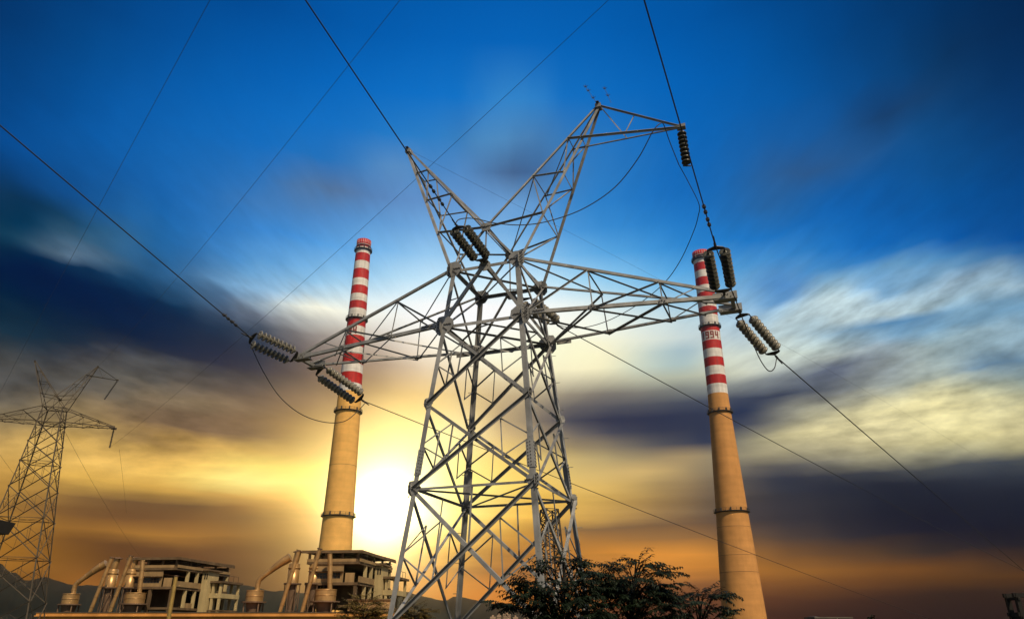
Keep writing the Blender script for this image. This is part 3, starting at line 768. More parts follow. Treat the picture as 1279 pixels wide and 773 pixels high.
ATT = dict(
    LF=(T(-6.85, -.36, 14.02), T(-7.54, -1.87, 14.29)), MF=(T(0, -1.2, 15.9), T(-.14, -2.77, 16.24)), RF=(T(6.6, -.42, 14.1), T(6.607, -2.14, 14.68)),
    LB=(T(-6.72, .55, 13.95), T(-6.08, 2.55, 13.32)), RB=(T(6.86, .55, 13.95), T(7.684, 2.15, 13.06)))
r_ = along(697, 406.5, (T(.5, 2.9, 15.2) - CAM).length)
ATT['MB'] = (T(.35, 1.15, 15.7), r_)
double_set('pale pair of insulator chains pulling up and left from the left cross-arm tip', *ATT['LF'], roll=-42)
double_set('dark pair of insulator chains hung high between the two horns of the near pylon', *ATT['MF'], glaze='glaze')
double_set('upright dark pair of insulator chains above the right cross-arm tip, beside the 1994 chimney top', *ATT['RF'], glaze='glaze')
double_set('pair of insulator chains under the left cross-arm tip, crossing the 1984 chimney', *ATT['LB'], n=11, roll=40)
double_set('pale pair of insulator chains slanting down right below the right cross-arm tip', *ATT['RB'])
double_set('pair of insulator chains mostly hidden behind the waist of the near pylon', *ATT['MB'], n=9)

# single hanging chain under the upper arm
UT = T(5.95, 0, 19.93); UB = UT + Vector((.05, -.0, -1.32))
root = empty('insulator_set', UT)
tag(root, 'single dark insulator chain hanging straight down from the tip of the upper arm', 'insulator')
insulator_run(root, (0, 0, -.04), UB - UT, 8, 'glaze')
p = MB(); e_ = UB - UT
p.tube([e_ + Vector((-.12, 0, -.03)), e_ + Vector((.12, 0, -.03))], .022, 6); p.tube([e_ + Vector((0, 0, .03)), e_ + Vector((0, 0, -.05))], .02, 6)
p.build('line_clamp', M['iron'], root)

def far_string(label, top, length, tilt):
    r0 = empty('insulator_set', top); tag(r0, label, 'insulator')
    q = MB(); prof = [(.02, 0)]
    n_ = int(length / .146)
    for i in range(n_):
        z = -i * length / n_
        prof += [(.05, z - .02), (.13, z - .07), (.13, z - .09), (.05, z - .11)]
    prof += [(.02, -length)]
    q.lathe(prof, 10); o = q.build('insulator_string', M['iron'], r0); r0.rotation_euler = (0, tilt, 0)
    return r0
far_string('small dark hanging insulator chain under the right arm tip of the distant pylon', T2(6.75, .1, 13.9), 2.3, 0.0)
far_string('small slanting insulator chain hanging from the upper arm of the distant pylon', T2(5.95, 0, 19.9), 2.6, .42)

# ---------------------------------------------------------------- cables
def px_of(P):
    P = Vector(P) - CAM
    d = P.y * math.cos(PITCH) + P.z * math.sin(PITCH); u = -P.y * math.sin(PITCH) + P.z * math.cos(PITCH)
    return 639.5 + F_PX * P.x / d, 386.5 - F_PX * u / d
def cable(label, pts, r, cat='cable', name='power_line', material='cable'):
    b = MB(); b.tube(pts, r, 6)
    return tag(b.build(name, M[material]), label, cat)
def span(P0, P1, sag, n=40):
    return [Vector(P0).lerp(Vector(P1), i / n) - Vector((0, 0, sag * 4 * (i / n) * (1 - i / n))) for i in range(n + 1)]
def fit_span(P0, P1, mx, my, n=40):
    """the slack of the cable, found from where it hangs part-way along"""
    def err(s):
        best = min(span(P0, P1, s, 200), key=lambda p: abs(px_of(p)[0] - mx))
        return px_of(best)[1] - my
    lo, hi = -12.0, 30.0
    for _ in range(40):
        c = (lo + hi) / 2
        if err(c) > 0: hi = c
        else: lo = c
    return span(P0, P1, (lo + hi) / 2, n)
DIR = Vector((-.38736, -.89164, .23436))
def dampers(o, p, d, dists, r=.045):
    for q in dists:
        b = MB(); c = Vector(p) + Vector(d) * q
        b.tube([c - d * .13, c - d * .06], r, 8); b.tube([c + d * .06, c + d * .13], r, 8); b.tube([c - d * .1, c + d * .1], .018, 6)
        b.tube([c, c + Vector((0, 0, .09))], .014, 5)
        b.build('damper', M['iron'], o)
for key, lab, ds in (('LF', 'thick cable from the left cross-arm tip running up to the left edge of the view', (.75, 1.1)),
                     ('MF', 'thick cable rising from the insulators between the horns past the left peak', (1.0, 1.5)),
                     ('RF', 'thick cable rising steeply from above the right cross-arm tip past the upper arm', (.85, 1.3))):
    e = ATT[key][1]
    o = cable(lab, [e + DIR * t + Vector((0, 0, .0002 * t * t)) for t in range(0, 61, 3)], .0155)
    dampers(o, e, DIR, ds)
pk = T(-3.45, 0, 21.55)
o = cable('cable leaving the right cross-arm insulators down to the far right edge', fit_span(ATT['RB'][1], along(1520, 905, 230), 1143, 600), .0165)
o = cable('cable from behind the pylon waist passing the 1994 chimney to the lower right', fit_span(ATT['MB'][1], along(1500, 790, 240), 1056, 600), .0165)
o = cable('lowest long cable, from the left cross-arm past the pylon legs to the lower right', fit_span(ATT['LB'][1], along(1400, 834, 240), 800, 639), .0165)
cable('faint ground wire from the left horn peak down behind the tower to the right', fit_span(pk, along(1500, 790, 250), 985, 436), .004)
# jumpers
d1 = (ATT['LF'][1] - CAM).length; d2 = (ATT['LB'][1] - CAM).length
def loop(label, pxs, da, db, r=.013):
    n_ = len(pxs)
    return cable(label, spline([along(x, y, da + (db - da) * i / (n_ - 1)) for i, (x, y) in enumerate(pxs)], 8), r, 'cable', 'jumper_cable')
loop('slack jumper loop under the left cross-arm, hanging between its two insulator pairs', [(311, 419), (316, 437), (330, 466), (350, 496), (376, 517), (405, 527), (430, 526), (447, 513), (457, 502)], d1, d2 - .1)
dm = (ATT['MF'][1] - CAM).length; du = (UB - CAM).length; dmb = (ATT['MB'][1] - CAM).length
loop('long jumper cable swinging from the middle insulators up to the upper arm tip', [(568, 281), (574, 274), (592, 273), (620, 279), (655, 281), (690, 275), (730, 260), (768, 234), (797, 198), (815, 165), (824, 155), (829, 156), (836, 176), (848, 206)], dm, du, .0145)
loop('jumper cable curving from the hanging chain back down behind the right cross-arm', [(848, 206), (860, 228), (873, 255), (872, 270), (866, 290), (850, 325), (830, 353), (800, 378), (765, 398), (735, 408), (712, 409), (697, 406)], du, dmb, .0125)
dr, db_ = (ATT['RF'][1] - CAM).length, (ATT['RB'][1] - CAM).length
loop('dark jumper cable passing the right cross-arm tip, ending in a small loop', [(893, 306), (902, 330), (912, 358), (921, 380), (929, 402), (940, 428), (950, 450), (960, 463), (967, 460), (970, 448)], dr - .05, db_, .015)
# lines of the distant pylon
cable('thin faint line at upper left slanting down to the left arm of the distant pylon', fit_span(T2(-6.75, .1, 14), along(322, -110, 24), 122, 260), .0085)
cable('thin faint line in the upper left sky down to the horn of the distant pylon', fit_span(T2(3.45, 0, 21.55), along(600, -127, 24), 350, 187), .0085)
cable('thin faint line crossing behind the left horn and the 1984 chimney to the distant pylon', fit_span(T2(6.75, .1, 11.6), along(880, -112, 26), 440, 296), .0085)
cable('thin drooping wire under the right arm of the distant pylon', [at(149, 561, 84), at(152, 585, 90), at(158, 640, 110)], .012)
cable('thin wire slanting down to the right from the waist of the distant pylon', span(T2(1.2, 1.2, 13.6), at(225, 740, 230), 3), .014)
cable('thin wire dropping down at the left edge behind the distant pylon', [at(-40, 530, 80), at(0, 568, 90), at(60, 650, 130)], .014)

# ---------------------------------------------------------------- chimneys
SEG7 = {  # block digits as rectangles in a 3 x 5 grid (x0, y0, x1, y1)
    '1': [(.8, 0, 2.2, 5)],
    '9': [(0, 0, 3, .95), (1.85, 0, 3, 5), (0, 4.05, 3, 5), (0, 2.1, 1.15, 5), (0, 2.1, 3, 2.95)],
    '4': [(1.85, 0, 3, 5), (0, 2.1, 1.15, 5), (0, 1.8, 3, 2.75)],
    '8': [(0, 0, 3, .95), (0, 4.05, 3, 5), (0, 2.1, 3, 2.95), (0, 0, 1.1, 5), (1.9, 0, 3, 5)],
}
def chimney(label, x, y, prof, bands, rings, lines, crown, text, tz0, tz1, t_end, conc='concrete'):
    """prof: (z, radius) pairs; bands: z edges from the top, red first; rings: platform heights"""
    root = empty('chimney', (x, y, 0)); tag(root, label, 'chimney')
    def rad(z):
        for (z0, r0), (z1, r1) in zip(prof, prof[1:]):
            if z0 <= z <= z1: return r0 + (r1 - r0) * (z - z0) / (z1 - z0)
        return prof[-1][1] if z > prof[-1][0] else prof[0][1]
    top, zb = bands[0], bands[-1]
    zs = [0.0]; mats = []
    z = 0.0
    while z < zb - .01:
        z = min(z + 6.0, zb); zs.append(z); mats.append(0)
    k = len(bands) - 2
    for z in bands[::-1][1:]:
        zs.append(z); mats.append(2 if k % 2 == 0 else 1); k -= 1
    pr = [(rad(z), z) for z in zs]
    pr += [(rad(top) - .5, top), (rad(top) - .55, top - 6)]; mats += [2, 3]
    b = MB(); b.lathe(pr, 64, mats=mats)
    b.build('shaft', [M[conc], M['white'], M['red'], M['iron']], root)
    # construction joints standing slightly proud
    for z in lines:
        q = MB(); r0 = rad(z) + .03
        q.lathe([(r0 - .05, z - .06), (r0, z - .06), (r0, z + .06), (r0 - .05, z + .06)], 64); q.build('joint_line', M['rawconc'], root)
    # crown with its row of pale slots
    q = MB(); c0, c1, cr = crown
    q.lathe([(cr - .2, c0), (cr, c0), (cr, c1), (cr - .2, c1), (cr - .2, c0)], 48, 0)
    o = q.build('crown', [M['red'], M['white']], root)
    w = MB(); hh = c1 - c0
    for i in range(24):
        a0 = 2 * math.pi * (i + .3) / 24; a1 = a0 + 2 * math.pi * .16 / 24
        w.prism([Vector((math.cos(a) * (cr + .01), math.sin(a) * (cr + .01), z)) for a, z in ((a0, c0 + hh * .45), (a1, c0 + hh * .45), (a1, c0 + hh * .9), (a0, c0 + hh * .9))],
                Vector((math.cos((a0 + a1) / 2), math.sin((a0 + a1) / 2), 0)) * .04)
    w.lathe([(cr - .1, c0 + hh * .22), (cr + .05, c0 + hh * .22), (cr + .05, c0 + hh * .28), (cr - .1, c0 + hh * .28)], 48)
    w.build('crown_slots', M['white'], o)
    # service platforms
    for z, wd in rings:
        r0 = rad(z); q = MB()
        q.lathe([(r0 - .1, z - .5), (r0 + wd * .35, z - .35), (r0 + wd, z - .12), (r0 + wd, z + .1), (r0 - .1, z + .1)], 56, smooth=False)
        o = q.build('platform', M['iron'], root)
        q = MB(); N = 20
        for i in range(N):
            a = 2 * math.pi * i / N; c = Vector((math.cos(a) * (r0 + wd - .1), math.sin(a) * (r0 + wd - .1), z))
            q.tube([c, c + Vector((0, 0, 1.25))], .07, 4)
            if i % 2 == 0:
                c2 = Vector((math.cos(a) * (r0 + wd * .3), math.sin(a) * (r0 + wd * .3), z))
                q.box((c2.x - .22, c2.y - .22, z + .1), (c2.x + .22, c2.y + .22, z + 1.5))
        for h in (.65, 1.25):
            q.tube([Vector((math.cos(2 * math.pi * i / 40) * (r0 + wd - .1), math.sin(2 * math.pi * i / 40) * (r0 + wd - .1), z + h)) for i in range(41)], .05, 4, caps=False)
        q.build('railing', M['iron'], o)
    # painted year
    base = math.atan2(-y, -x)                       # toward the viewer
    q = MB(); n_ = len(text); cw = R(29)
    for i, chd in enumerate(text):
        aL = t_end - (n_ - i) * cw                  # angle to the right of the facing line, as seen
        for (x0, y0, x1, y1) in SEG7[chd]:
            za, zb_ = tz0 + (tz1 - tz0) * y0 / 5, tz0 + (tz1 - tz0) * y1 / 5
            st_ = 4
            for s_ in range(st_):
                u0, u1 = x0 + (x1 - x0) * s_ / st_, x0 + (x1 - x0) * (s_ + 1) / st_
                A0, A1 = base + aL + cw * (.1 + .8 * u0 / 3), base + aL + cw * (.1 + .8 * u1 / 3)
                vv = []
                for rr_ in (.0, .04):
                    for a, z in ((A0, za), (A1, za), (A1, zb_), (A0, zb_)):
                        r1 = rad(z) + .012 + rr_
                        vv.append(Vector((math.cos(a) * r1, math.sin(a) * r1, z)))
                q.add(vv, [(3, 2, 1, 0), (4, 5, 6, 7), (0, 1, 5, 4), (1, 2, 6, 5), (2, 3, 7, 6), (3, 0, 4, 7)])
    q.build('painted_year', M['digit'], root)
    # lightning rods on the rim and a climbing ladder on the shaft
    q = MB()
    for i in range(5):
        a = base + i * 1.257; c = Vector((math.cos(a) * (rad(top) - .2), math.sin(a) * (rad(top) - .2), top)); q.tube([c, c + Vector((0, 0, .8))], .03, 4)
    q.build('lightning_rods', M['iron'], root)
    return root
chimney('tall red and white banded chimney on the right, dated 1994, bare tan below', 98.65, 334,
        [(0, 9.6), (28, 8.3), (54, 6.95), (99.5, 5.05), (108.4, 4.75), (187.6, 4.35)],
        [185.2, 181.6, 178.2, 173.8, 169.8, 165.3, 161.4, 156.9, 153.4, 149.0, 143.3, 140.2, 135.4, 131.0, 126.6, 122.1, 117.6, 113.1, 108.4],
        [(180.8, 1.0), (143.2, .95), (99.5, .95), (53.8, .95)], [47.1, 35.2, 28.3], (181.8, 185.3, 4.55), '1994', 135.9, 139.8, R(52))
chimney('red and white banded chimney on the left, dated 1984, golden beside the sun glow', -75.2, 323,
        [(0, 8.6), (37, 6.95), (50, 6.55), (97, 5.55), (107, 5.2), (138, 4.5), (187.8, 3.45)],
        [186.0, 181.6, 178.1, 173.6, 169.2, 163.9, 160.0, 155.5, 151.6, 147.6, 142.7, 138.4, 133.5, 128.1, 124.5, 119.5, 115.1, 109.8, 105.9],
        [(180.4, .9), (142.6, .95), (96.8, .95), (50.4, .95)], [72.0, 30], (182.0, 186.1, 3.6), '1984', 134.0, 137.9, R(8), 'glow_concrete')

# ---------------------------------------------------------------- concrete plant buildings
def plant_building():
    root = empty('concrete_building', (0, 0, 0))
    def P(name, m_, *boxes, parent=None):
        q = MB()
        for a, b in boxes: q.box(a, b)
        return q.build(name, M[m_], parent or root)
    # roof canopy, gently falling to the back right
    q = MB(); zt = 18.5
    q.prism([Vector((-10.2, -.8, zt)), Vector((.7, -.8, zt)), Vector((.7, 22.4, zt + .3)), Vector((-10.2, 22.4, zt + .3))], Vector((0, 0, .28)))
    q.box((-10.3, -.92, zt - .12), (.82, -.80, zt + .36)); q.box((.70, -.8, zt - .12), (.82, 22.4, zt + .36))
    rf = q.build('roof', M['rawconc'], root)
    P('floor_slab', 'rawconc', ((-9.4, -.35, 16.55), (.25, 21.6, 16.95)))
    P('floor_slab', 'rawconc', ((-9.4, -.35, 13.05), (.25, 21.6, 13.5)))
    P('floor_slab', 'rawconc', ((-9.4, -.3, 9.4), (.25, 21.6, 9.8)))
    for x in (-9.1, -6, -3, -.18):
        P('column', 'plaster' if x in (-9.1,) else 'rawconc', ((x - .19, -.2, 16.95), (x + .19, .18, zt)))
    for y in (5, 10, 15.5, 21):
        P('column', 'rawconc', ((-.32, y - .19, 16.95), (.06, y + .19, zt + .1)))
    for x in (-9.0, -4.6, -.2):
        P('column', 'rawconc', ((x - .28, -.25, 9.8), (x + .28, .3, 13.05)))
        P('column', 'rawconc', ((x - .28, -.25, 0), (x + .28, .3, 9.4)))
    for y in (4.6, 8.2, 21):
        P('column', 'palewall', ((-.35, y - .25, 9.8), (.2, y + .25, 13.05)))
        P('column', 'palewall', ((-.35, y - .25, 13.5), (.2, y + .25, 16.55)))
    # upper front wall with its ribbon window, parapets
    fw = P('wall', 'plaster', ((-8.8, -.12, 13.5), (-2.6, .1, 14.15)), ((-8.8, -.12, 15.15), (-2.6, .1, 16.55)), ((-8.8, -.12, 14.15), (-8.35, .1, 15.15)), ((-3.1, -.12, 14.15), (-2.6, .1, 15.15)))
    P('window', 'glass', ((-8.35, .0, 14.15), (-3.1, .05, 15.15)), parent=fw)
    q = MB()
    for i in range(9): q.box((-8.3 + i * .65, -.05, 14.15), (-8.24 + i * .65, .02, 15.15))
    q.box((-8.35, -.05, 14.62), (-3.1, .02, 14.68)); q.build('window_frame', M['rawconc'], fw)
    P('sun_shade', 'rawconc', ((-8.9, -.65, 15.28), (-2.5, -.125, 15.4)), parent=fw)
    P('wall', 'plaster', ((-2.2, -.1, 13.5), (-.55, .1, 15.1)))
    P('parapet', 'plaster', ((-9.4, -.36, 16.96), (-.4, -.24, 17.45)))
    P('parapet', 'plaster', ((.26, -.3, 13.52), (.4, 8.8, 14.55)))
    P('parapet', 'plaster', ((.26, -.3, 16.97), (.4, 21.5, 17.5)))
    for bx in (((-9.2, 5.6, 9.8), (-.4, 5.8, 13.05)), ((-9.2, 4.5, 16.95), (-.4, 4.7, 18.4)), ((-9.2, 21.2, 0), (-.4, 21.4, 18.4)), ((-9.35, 1, 9.8), (-9.2, 21, 16.5))):
        P('wall', 'rawconc', bx)
    for bx in (((-.2, 9.0, 13.5), (.1, 12.6, 14.6)), ((-.2, 5.2, 9.8), (.1, 7.7, 10.7))):
        P('wall', 'plaster', bx)
    # boxes and plant standing on the open floor
    for bx in (((-8.4, 1.2, 16.95), (-7.3, 2.4, 17.75)), ((-6.6, 1.4, 16.95), (-5.9, 2.1, 17.6)), ((-4.9, 1.2, 16.95), (-4.5, 1.6, 17.5))):
        P('floor_crate', 'rawconc', bx)
    q = MB()
    for i in range(26): q.tube([(.33, .2 + i * .82, 17.5), (.33, .2 + i * .82, 18.1)], .03, 4)
    q.tube([(.33, 0, 18.1), (.33, 21.4, 18.1)], .04, 4); q.build('railing', M['iron'], root)
    # stair tower
    sw = P('stair_tower', 'palewall', ((.15, 10.0, 0), (1.5, 14.4, 17.0)))
    P('cap_slab', 'rawconc', ((-.2, 9.4, 17.0), (2.0, 15.0, 17.3)), parent=sw)
    for y in (10.55, 11.6):
        P('window', 'glass', ((.62, 9.96, 15.4), (.86, 10.03, 16.5)) if y < 11 else ((1.08, 9.96, 15.4), (1.32, 10.03, 16.5)), parent=sw)
    # low open wing on the right
    P('wing_slab', 'rawconc', ((1.52, 11.0, 14.75), (4.3, 20.4, 15.15)))
    P('wing_slab', 'palewall', ((1.52, 11.4, 11.85), (3.95, 20.0, 12.75)))
    P('wing_slab', 'rawconc', ((1.52, 11.4, 9.3), (3.95, 20.0, 9.6)))
    for x in (2.1, 3.65):
        for y in (11.7, 19.6):
            P('column', 'palewall', ((x - .24, y - .24, 0), (x + .24, y + .24, 14.75)))
    q = MB()
    for i in range(4): q.tube([(3.9, 12 + i * 2.2, 15.15), (3.9, 12 + i * 2.2, 16.3)], .05, 4)
    q.tube([(3.9, 12, 16.3), (3.9, 18.6, 16.3)], .05, 4)
    q.build('railing', M['iron'], root)
    return root
pb = plant_building()
c0 = at(223, 697, 150)
pb.location = (c0.x, 150, 0); pb.rotation_euler = (0, 0, R(-6.5))
tag(pb, 'dim concrete frame building with canopy roof, at far left behind the metal pole', 'building', 'twin concrete plant buildings')
pb2 = copy_tree(pb)
c1 = at(449, 687, 136)
pb2.location = (c1.x, 136, 0)
tag(pb2, 'sunlit concrete frame building with canopy roof, at the foot of the 1984 chimney', 'building', 'twin concrete plant buildings')

# ---------------------------------------------------------------- dust silos and ducts
YS = 148.0
def sp(px, py, dy=0.0):
    p = at(px, py, YS + dy); return p
def vessel(px, r, ytop, yrim, ybot, label, duct=None, rdu=None, group=None):
    """a short drum with a projecting rim and a hopper cone below"""
    c = sp(px, ytop); z0, z1, z2 = c.z, sp(px, yrim).z, sp(px, ybot).z
    root = empty('dust_silo', (c.x, YS, 0)); tag(root, label, 'silo', group)
    q = MB(); q.lathe([(0, z0 + .02), (r, z0)], 36, smooth=False); q.lathe([(r, z0), (r, z1)], 36); 
    for zz in (z0 - .08, z0 - (z0 - z1) * .5): q.lathe([(r, zz - .06), (r + .05, zz - .06), (r + .05, zz + .06), (r, zz + .06)], 36)
    q.build('drum', M['duct'], root)
    q = MB(); q.lathe([(r, z1 + .1), (r * 1.42, z1 + .1), (r * 1.42, z1 - .12), (r * .8, z1 - .12)], 36, smooth=False); q.build('rim', M['darkduct'], root)
    q = MB(); q.lathe([(r * .95, z1 - .12), (r * .75, z2), (r * .25, z2 - 2.2), (0, z2 - 2.2)], 32); q.build('hopper', M['darkduct'], root)
    q = MB()
    for a in range(4):
        x, y = math.cos(a * 1.571 + .78) * r * 1.2, math.sin(a * 1.571 + .78) * r * 1.2
        q.tube([(x, y, 0), (x, y, z1 - .1)], .14, 6)
    q.build('support_legs', M['darkduct'], root)
    if duct:
        pts = [Vector((p.x - c.x, p.y - YS, p.z)) for p in duct]
        s_ = spline(pts, 8); n_ = len(s_)
        rs = [rdu[0] + (rdu[1] - rdu[0]) * max(0, (i / (n_ - 1) - .55) / .45) for i in range(n_)]
        q = MB(); q.tube(s_, rs, 20)
        for i in range(0, n_, 6):
            d = (s_[min(i + 1, n_ - 1)] - s_[max(i - 1, 0)]).normalized()
            q.tube([s_[i] - d * .06, s_[i] + d * .06], rs[i] + .05, 20)
        q.build('duct', M['duct'], root)
    return root
def cyclone(px, rb, label, ycap, ycol0, ycol1, yfl, px_top, group=None):
    c = sp(px, ycol1, 3); zc, z0, z1, zf = sp(px, ycap).z, sp(px, ycol0).z, sp(px, ycol1).z, sp(px, yfl).z
    root = empty('cyclone_separator', (c.x, YS + 3, 0)); tag(root, label, 'cyclone', group)
    q = MB(); q.lathe([(rb * .82, z0), (rb * .98, z0 - .1), (rb * .98, z1), (rb, z1), (rb, zf)], 32)
    q.lathe([(rb * .98, z1 - .1), (rb * 1.1, z1 - .1), (rb * 1.1, z1 + .12), (rb * .98, z1 + .12)], 32)
    q.build('drum', M['duct'], root)
    ox = sp(px_top, ycap, 3).x - c.x
    q = MB(); q.tube([(0, 0, z0 - .2), (ox * .5, 0, (z0 + zc) / 2), (ox, 0, zc)], [rb * .52, rb * .58, rb * .55], 20); q.build('outlet_pipe', M['duct'], root)
    q = MB(); q.lathe([(0, zc + .22), (rb * .5, zc + .18), (rb * .95, zc + .02), (rb * .95, zc - .08), (0, zc - .08)], 24, o=(ox, 0, 0)); q.build('cap', M['darkduct'], root)
    q = MB(); q.lathe([(rb, zf + .1), (rb * 1.55, zf + .08), (rb * 1.55, zf - .14), (rb * .9, zf - .14)], 32, smooth=False); q.build('flange', M['darkduct'], root)
    q = MB(); q.lathe([(rb * .85, zf - .14), (rb * .32, zf - 5.4), (rb * .3, zf - 7)], 28); q.build('cone', M['darkduct'], root)
    q = MB()
    for a in range(6):
        x, y = math.cos(a * 1.047 + .3) * rb * 1.3, math.sin(a * 1.047 + .3) * rb * 1.3
        q.tube([(x, y, 0), (x, y, zf - .1)], .09, 6)
        x2, y2 = math.cos((a + 1) * 1.047 + .3) * rb * 1.3, math.sin((a + 1) * 1.047 + .3) * rb * 1.3
        q.tube([(x, y, zf - 4.5), (x2, y2, zf - .6)], .06, 5)
        q.tube([(x, y, zf - 4.5), (x2, y2, zf - 4.5)], .06, 5)
    q.build('support_frame', M['darkduct'], root)
    return root
def pipe(px0, py0, px1, py1, r, label, dy=-2.0, group=None):
    a, b = sp(px0, py0, dy), sp(px1, py1, dy)
    d = (b - a).normalized(); foot = a - d * ((a.z - .0) / d.z)
    q = MB(); pts = [foot, a, b]; q.tube(pts, r, 20)
    for t in (.12, .3, .48, .66, .84):
        c = a.lerp(b, t); q.tube([c - d * .07, c + d * .07], r + .06, 20)
    o = q.build('duct_pipe', M['duct'])
    q = MB(); q.tube([b - d * .05, b + d * .12], r + .12, 20); q.build('end_flange', M['darkduct'], o)
    return tag(o, label, 'pipe', group)
sx_ = .915 * YS / F_PX
group1 = [
    vessel(89.5, 9.7 * sx_, 741, 754.5, 766, 'low drum silo with a bent duct, leftmost at the far left plant', [sp(91.5, 741), sp(92.5, 735), sp(96, 728.5), sp(108, 719.5), sp(120, 711), sp(133, 703.5)], (.42, .78)),
    pipe(111.5, 766, 140, 696, .34, 'slanting duct pipe left of the two cyclones at the far left plant'),
    pipe(136.5, 766, 164, 694, .34, 'slanting duct pipe between the two cyclones at the far left plant'),
    cyclone(141, 6.6 * sx_, 'tall cyclone separator nearer the bent duct at the far left plant', 695.5, 709, 714.5, 732.5, 147.5),
    cyclone(164.5, 6.6 * sx_, 'tall cyclone separator nearer the building at the far left plant', 695, 709, 714.5, 732.5, 171),
    vessel(170, 12 * sx_, 740, 754, 764, 'wide drum silo in front of the dim concrete building', [sp(174, 740), sp(175, 730), sp(177, 715), sp(178, 700)], (.42, .42)),
]
LB2 = ['low drum silo with a bent duct, left of the sunlit plant by the 1984 chimney', 'slanting duct pipe left of the two cyclones at the sunlit plant', 'slanting duct pipe between the two cyclones at the sunlit plant',
       'tall cyclone separator nearer the bent duct at the sunlit plant', 'tall cyclone separator nearer the building at the sunlit plant', 'wide bright drum silo in front of the sunlit concrete building']
for o, lab in zip(group1, LB2):
    gname = {'silo': 'drum silos of the plant', 'pipe': 'slanting duct pipes of the plant', 'cyclone': 'cyclone separators of the plant'}[o['category']]
    o['group'] = gname
    c = copy_tree(o); c.location = Vector(o.location) + Vector((39.4, -13.5, 0.0)); c['label'] = lab

# the long low ochre building in front of the silos
xa, xb, zt = at(48, 766, 120).x, at(492, 766, 120).x, at(300, 764.5, 120).z
root = empty('low_building', ((xa + xb) / 2, 120, 0)); tag(root, 'long low ochre building with a flat roof edge running along the bottom left', 'building')
hw = (xb - xa) / 2
q = MB(); q.box((-hw, 0, 0), (hw, 11, zt - .55)); q.build('wall', M['ochre'], root)
q = MB(); q.box((-hw - .35, -.4, zt - .55), (hw + .35, 11.3, zt - .42)); q.box((-hw - .2, -.25, zt - .42), (hw + .2, 11.2, zt)); q.build('roof', M['ochre'], root)
q = MB(); q.box((-hw - .3, -.35, zt - .02), (hw + .3, .2, zt + .06)); q.box((-hw, -.3, zt - 1.25), (hw, -.003, zt - 1.1)); q.build('roof_edge', M['roofing'], root)
# small wall block under the sunlit building
p0, p1 = at(428, 748, 127), at(484, 748, 127)
root = empty('block_house', ((p0.x + p1.x) / 2, 127, 0)); tag(root, 'plain pale block house behind the golden tree, below the sunlit concrete building', 'building')
w_ = (p1.x - p0.x) / 2
q = MB(); q.box((-w_, 4.5, 0), (w_, 8, p0.z)); q.build('wall', M['plaster'], root)
q = MB(); q.box((-w_ - .2, 4.3, p0.z), (w_ + .2, 8.2, p0.z + .22)); q.build('roof', M['rawconc'], root)

# ---------------------------------------------------------------- pole, eave, steel frame
tp, bt = at(220, 719, 62), at(211, 773, 62)
root = empty('metal_pole', (tp.x, 62, 0)); tag(root, 'shiny metal pole standing in front of the dim concrete building', 'pole')
q = MB(); q.tube([(0, 0, 0), (0, 0, 3), (0, 0, tp.z)], [.22, .18, .15], 16); q.build('shaft', M['brass'], root)
q = MB(); q.lathe([(.14, tp.z - .05), (.19, tp.z - .03), (.19, tp.z + .02), (0, tp.z + .06)], 16); q.build('cap', M['darkduct'], root)
root = empty('roof_eave_house', (-8.9, 11.0, 0)); tag(root, 'dark house of which only the roof eave juts in at the left edge', 'house')
e0 = at(19.5, 655, 10.2)
zt = e0.z; ex = e0.x + 8.9
q = MB()
q.prism([Vector((ex - 5, -.8, zt + 1.05)), Vector((ex, -.8, zt + .02)), Vector((ex - .06, -.8, zt - .13)), Vector((ex - .5, -.8, zt - .15)), Vector((ex - 5, -.8, zt - .15))], Vector((0, -6.5, 0)))
q.build('roof', M['roofing'], root)
q = MB(); q.box((ex - 5.5, -6.6, 0), (ex - .75, -1.2, zt - .16)); q.build('wall', M['rawconc'], root)
s0 = at(1257, 741, 26)
root = empty('steel_frame', (s0.x, 26, 0)); tag(root, 'dark bare steel frame rising at the bottom right corner', 'frame')
q = MB()
zz = s0.z
for i, x in enumerate((0, 1.15, 2.3)):
    for y in (0, -.5):
        o_ = MB(); o_.beam((x + .0, y, 0), (x, y, zz), .13, .13, Vector((0, 1, 0))); o_.build('post', M['frame'], root)
for h in (zz - .06, zz - .64, zz - 1.9, zz - 3.4):
    for y in (0, -.5):
        o_ = MB(); o_.beam((-.12, y, h), (2.5, y, h), .1, .12); o_.build('rail', M['frame'], root)
    for x in (0, 1.15, 2.3):
        o_ = MB(); o_.beam((x, .1, h - .11), (x, -.6, h - .11), .08, .09); o_.build('rail', M['frame'], root)

# distant town, low on the skyline
ct_ = [(612, 619, 769.5), (620.5, 626, 767.5), (628, 638, 766.3), (641, 647, 770), (654, 661, 767.2), (668, 674, 770.5)]
wh = ['leftmost', 'second from the left', 'broadest', 'short', 'fifth from the left', 'rightmost']
for i, (xa, xb, yt) in enumerate(ct_):
    D = 1500 + 23 * i; a, b = at(xa, yt, D), at(xb, yt, D)
    root = empty('apartment_block', ((a.x + b.x) / 2, D, 0)); tag(root, 'tiny pale far apartment block under the pylon, %s of the row' % wh[i], 'building', 'far apartment blocks')
    w_ = (b.x - a.x) / 2; H_ = a.z
    q = MB(); q.box((-w_, 0, 0), (w_, 14, H_)); q.build('wall', M['tower_block'], root)
    q = MB(); q.box((-w_ * .35, 3, H_), (w_ * .3, 8, H_ + 3)); q.build('roof', M['tower_block'], root)
    q = MB()
    for fl in range(2, int(H_ / 3.2)):
        for c in range(5):
            x = -w_ + (c + .5) * w_ * 2 / 5
            q.box((x - w_ * .11, -.08, fl * 3.2), (x + w_ * .11, .05, fl * 3.2 + 1.7))
    q.build('window', M['glass'], root)

